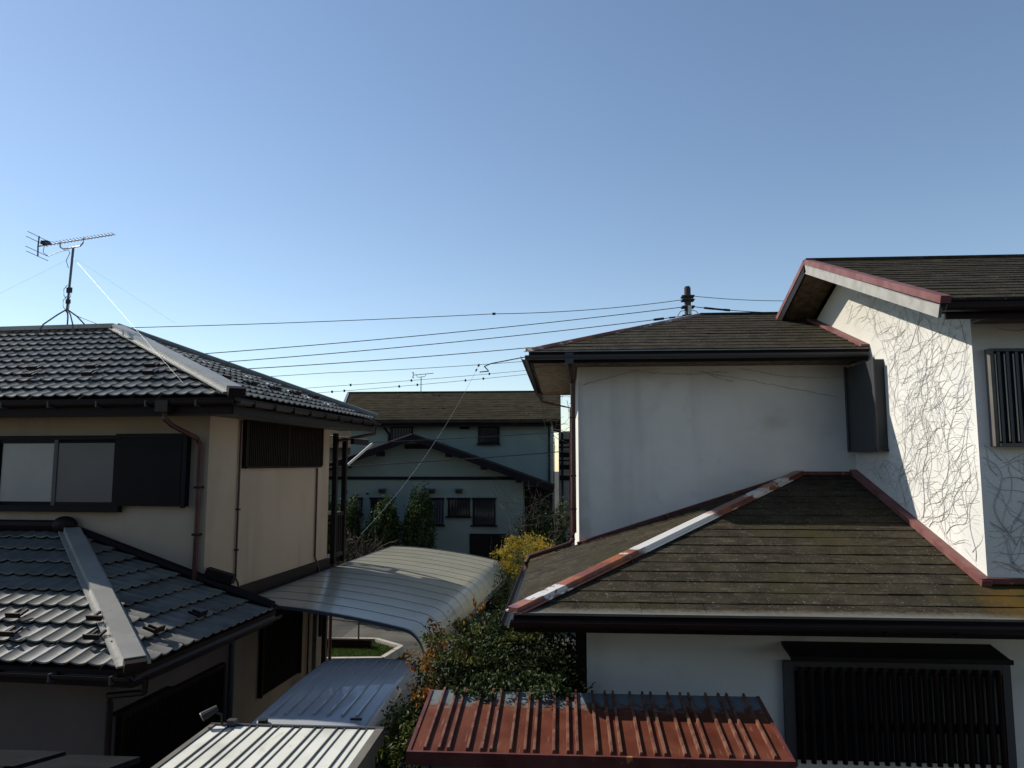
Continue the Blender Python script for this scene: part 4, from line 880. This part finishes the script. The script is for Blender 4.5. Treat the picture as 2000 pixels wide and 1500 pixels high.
shrub('filler_shrub', 'dark shrub added behind the bare twigs to fill the shaded gap under the far house eave', 'shrub', (-.4, 22.4, 0), (-.4, 22.4, 2.0), (.95, .6, 1.5), 6500, .055, 'leaf_far', 61, trunk=.06)  # added shrub, darkens the gap under the far gable roof
def twigs(name, label, base, box_, n, L, r, m, seed, up=1.):
    g = random.Random(seed); bm = NB()
    for k in range(n):
        p = Vector((g.uniform(box_[0], box_[1]), g.uniform(box_[2], box_[3]), g.uniform(box_[4], box_[5]))); d = Vector((g.gauss(0, .6), g.gauss(0, .5), abs(g.gauss(0, .7)) * up + .15)).normalized(); pts = [p.copy()]
        for j in range(7):
            d = (d + Vector((g.gauss(0, .3), g.gauss(0, .3), g.gauss(0, .28)))).normalized(); p = p + d * L / 7; pts.append(p.copy())
            if g.random() < .3:
                e = (d + Vector((g.gauss(0, .8), g.gauss(0, .8), g.gauss(0, .5)))).normalized(); tube(bm, [p, p + e * L * .15, p + e * L * .28 + Vector((0, 0, .03))], r * .5, 4, r * .25, cap=False)
        tube(bm, pts, r, 4, r * .35, cap=False)
    b = Vector(base); tube(bm, [b, Vector(((box_[0] + box_[1]) / 2, (box_[2] + box_[3]) / 2, box_[4] + .1))], r * 1.3, 6, r)
    return single(name, bm, m, label, 'shrub', base=base)
twigs('bare_shrub', 'bare brown twigs tangled in the dark gap left of the corner downpipe', (-.5, 17, 0), (-1.4, .35, 16.5, 18, 2.1, 3.7), 90, .8, .006, 'twig', 5)
twigs('bare_shrub', 'pruned leafless branches piled up just beyond the carport roof', (-5.0, 18.3, 0), (-5.5, -4.5, 17.9, 18.6, 2.1, 2.5), 55, .65, .017, 'twig', 8)
twigs('dry_climber', 'pale dead creeper tendrils dangling below the upper left eave of the stucco house', (-.2, 15.2, 0), (-.5, .15, 14.0, 15.4, 5.0, 5.9), 16, .7, .006, 'twig', 9, up=-.6)

# ================================================================== UTILITY POLE AND CABLES
Pz = EYE + 6.86; pxx = 4.9
Up = T('utility_pole', 'concrete utility pole rising behind the ridge of the stucco house', 'utility pole', (pxx, 29, 0))
Up.part('pole', tube(NB(), [(pxx, 29, 0), (pxx, 29, Pz)], .19, 12, .125), 'pole', smooth=True)
Up.part('pole_cap', tube(NB(), [(pxx, 29, Pz), (pxx, 29, Pz + .05)], .12, 12, .09), 'pole')
for z in (EYE + 6.50, EYE + 6.35, EYE + 6.08, EYE + 5.72):
    Up.part('pole_band', B(pxx - .24, pxx + .24, 28.80, 29.2, z - .03, z + .03), 'wire')
Up.part('insulator_rack', B(pxx - .03, pxx + .1, 28.74, 28.80, EYE + 5.75, EYE + 6.1), 'alu')
for sgn in (-1, 1): Up.part('jumper_cable', tube(NB(), [(pxx + .1 * sgn, 28.9, EYE + 5.95), (pxx + .3 * sgn, 28.9, EYE + 5.9), (pxx + .42 * sgn, 28.9, EYE + 5.72)], .014, 5), 'wire')
def cable(label, pts, r, m='wire', marks=(), s=.12, n=14, grp='overhead cables'):
    P_ = []
    for a, b in zip(pts, pts[1:]): P_ += sag(a, b, s, n)[(1 if P_ else 0):]
    t = T('overhead_cable', label, 'cable', pts[0], 0, grp); t.part('cable', tube(NB(), P_, r, 5), m)
    for (f, sx_, sz_) in marks:
        i = f * (len(P_) - 1); k = int(i); p = P_[k].lerp(P_[min(k + 1, len(P_) - 1)], i - k)
        q = NB(); d = (P_[min(k + 1, len(P_) - 1)] - P_[k]).normalized(); tube(q, [p - d * sx_, p + d * sx_], sz_, 6); t.part('cable_clamp', q, 'wire')
    return t
def W3(x, y, z): return (x, y, EYE + z)
cable('topmost overhead cable running left from the pole past the antenna legs', [W3(4.7, 29, 6.38), W3(-2.63, 28, 5.72), W3(-24.5, 25, 4.75)], .014, marks=((.5, .06, .05),))
cable('second overhead cable from the top, running left from the pole', [W3(4.8, 29, 6.10), W3(-13.6, 26.5, 4.04), W3(-24.5, 25, 2.95)], .016)
cable('third overhead cable from the top, with dark clamps close to the pole', [W3(4.8, 29, 5.74), W3(-12.75, 26.6, 3.74), W3(-24.5, 25, 2.6)], .016, marks=((.015, .12, .035), (.03, .2, .05)))
cable('fourth overhead cable from the top, meeting the stucco house eave', [W3(4.7, 29, 5.06), W3(-1.35, 28.1, 4.4), W3(-12.2, 26.7, 3.48), W3(-24.5, 25, 2.5)], .016, s=.05)
cable('thin fifth overhead cable that carries the splice above the far roof', [W3(4.7, 29, 4.25), W3(-1.36, 28.2, 3.9), W3(-8.8, 27.2, 3.39), W3(-24.5, 25, 2.35)], .010, s=.04)
mk = [(.34, .03, .05), (.352, .03, .05), (.40, .03, .05), (.445, .03, .05), (.47, .03, .05), (.545, .03, .05)]
cable('upper of the two thin wires with small dark fittings above the far roof', [W3(4.7, 29, 4.12), W3(-1.3, 28.2, 3.55), W3(-8.8, 27.2, 2.87), W3(-24.5, 25, 1.6)], .008, s=.03, marks=[(.25, .03, .05), (.40, .03, .05), (.53, .03, .05), (.63, .03, .05)])
cable('lower of the two thin wires with small dark fittings above the far roof', [W3(4.7, 29, 3.98), W3(-1.3, 28.2, 3.40), W3(-8.8, 27.2, 2.66), W3(-24.5, 25, 1.4)], .008, s=.03, marks=[(.26, .03, .05), (.41, .03, .05), (.44, .03, .05), (.52, .03, .05), (.55, .03, .05), (.64, .03, .05), (.66, .03, .05)])
cable('thick splice cable reaching from the junction loop to the stucco house eave', [W3(4.5, 28.6, 4.35), W3(-1.2, 27.2, 3.95), W3(-2.55, 26.2, 3.55), W3(-2.78, 26.0, 3.42), W3(-2.62, 26, 3.25), W3(-2.95, 26.0, 3.22)], .020, s=.0)
cable('pale service wire dropping from the splice to the pruned branches below', [W3(-2.98, 26, 3.46), W3(-4.84, 17.7, -1.69)], .0045, 'wire_pale', s=.42, marks=((.03, .05, .03), (.0, .04, .04)))
cable('upper wire crossing in front of the far house upper windows', [W3(-9, 20.3, .38), W3(-6.3, 20, .53), W3(.27, 20, .86)], .009, s=.03)
cable('lower wire crossing in front of the far house gable', [W3(-9, 20.3, -.25), W3(-6.3, 20, -.10), W3(.27, 20, .34)], .013, s=.03)
cable('higher of two cables running right from the pole top', [W3(4.95, 29, 6.54), W3(11.4, 32, 6.95)], .013)
cable('cable with long black insulating sleeve running right from the pole', [W3(4.95, 29, 6.12), W3(11.4, 32, 6.40)], .016, marks=((.13, .22, .045), (.19, .30, .04), (.25, .14, .05)))
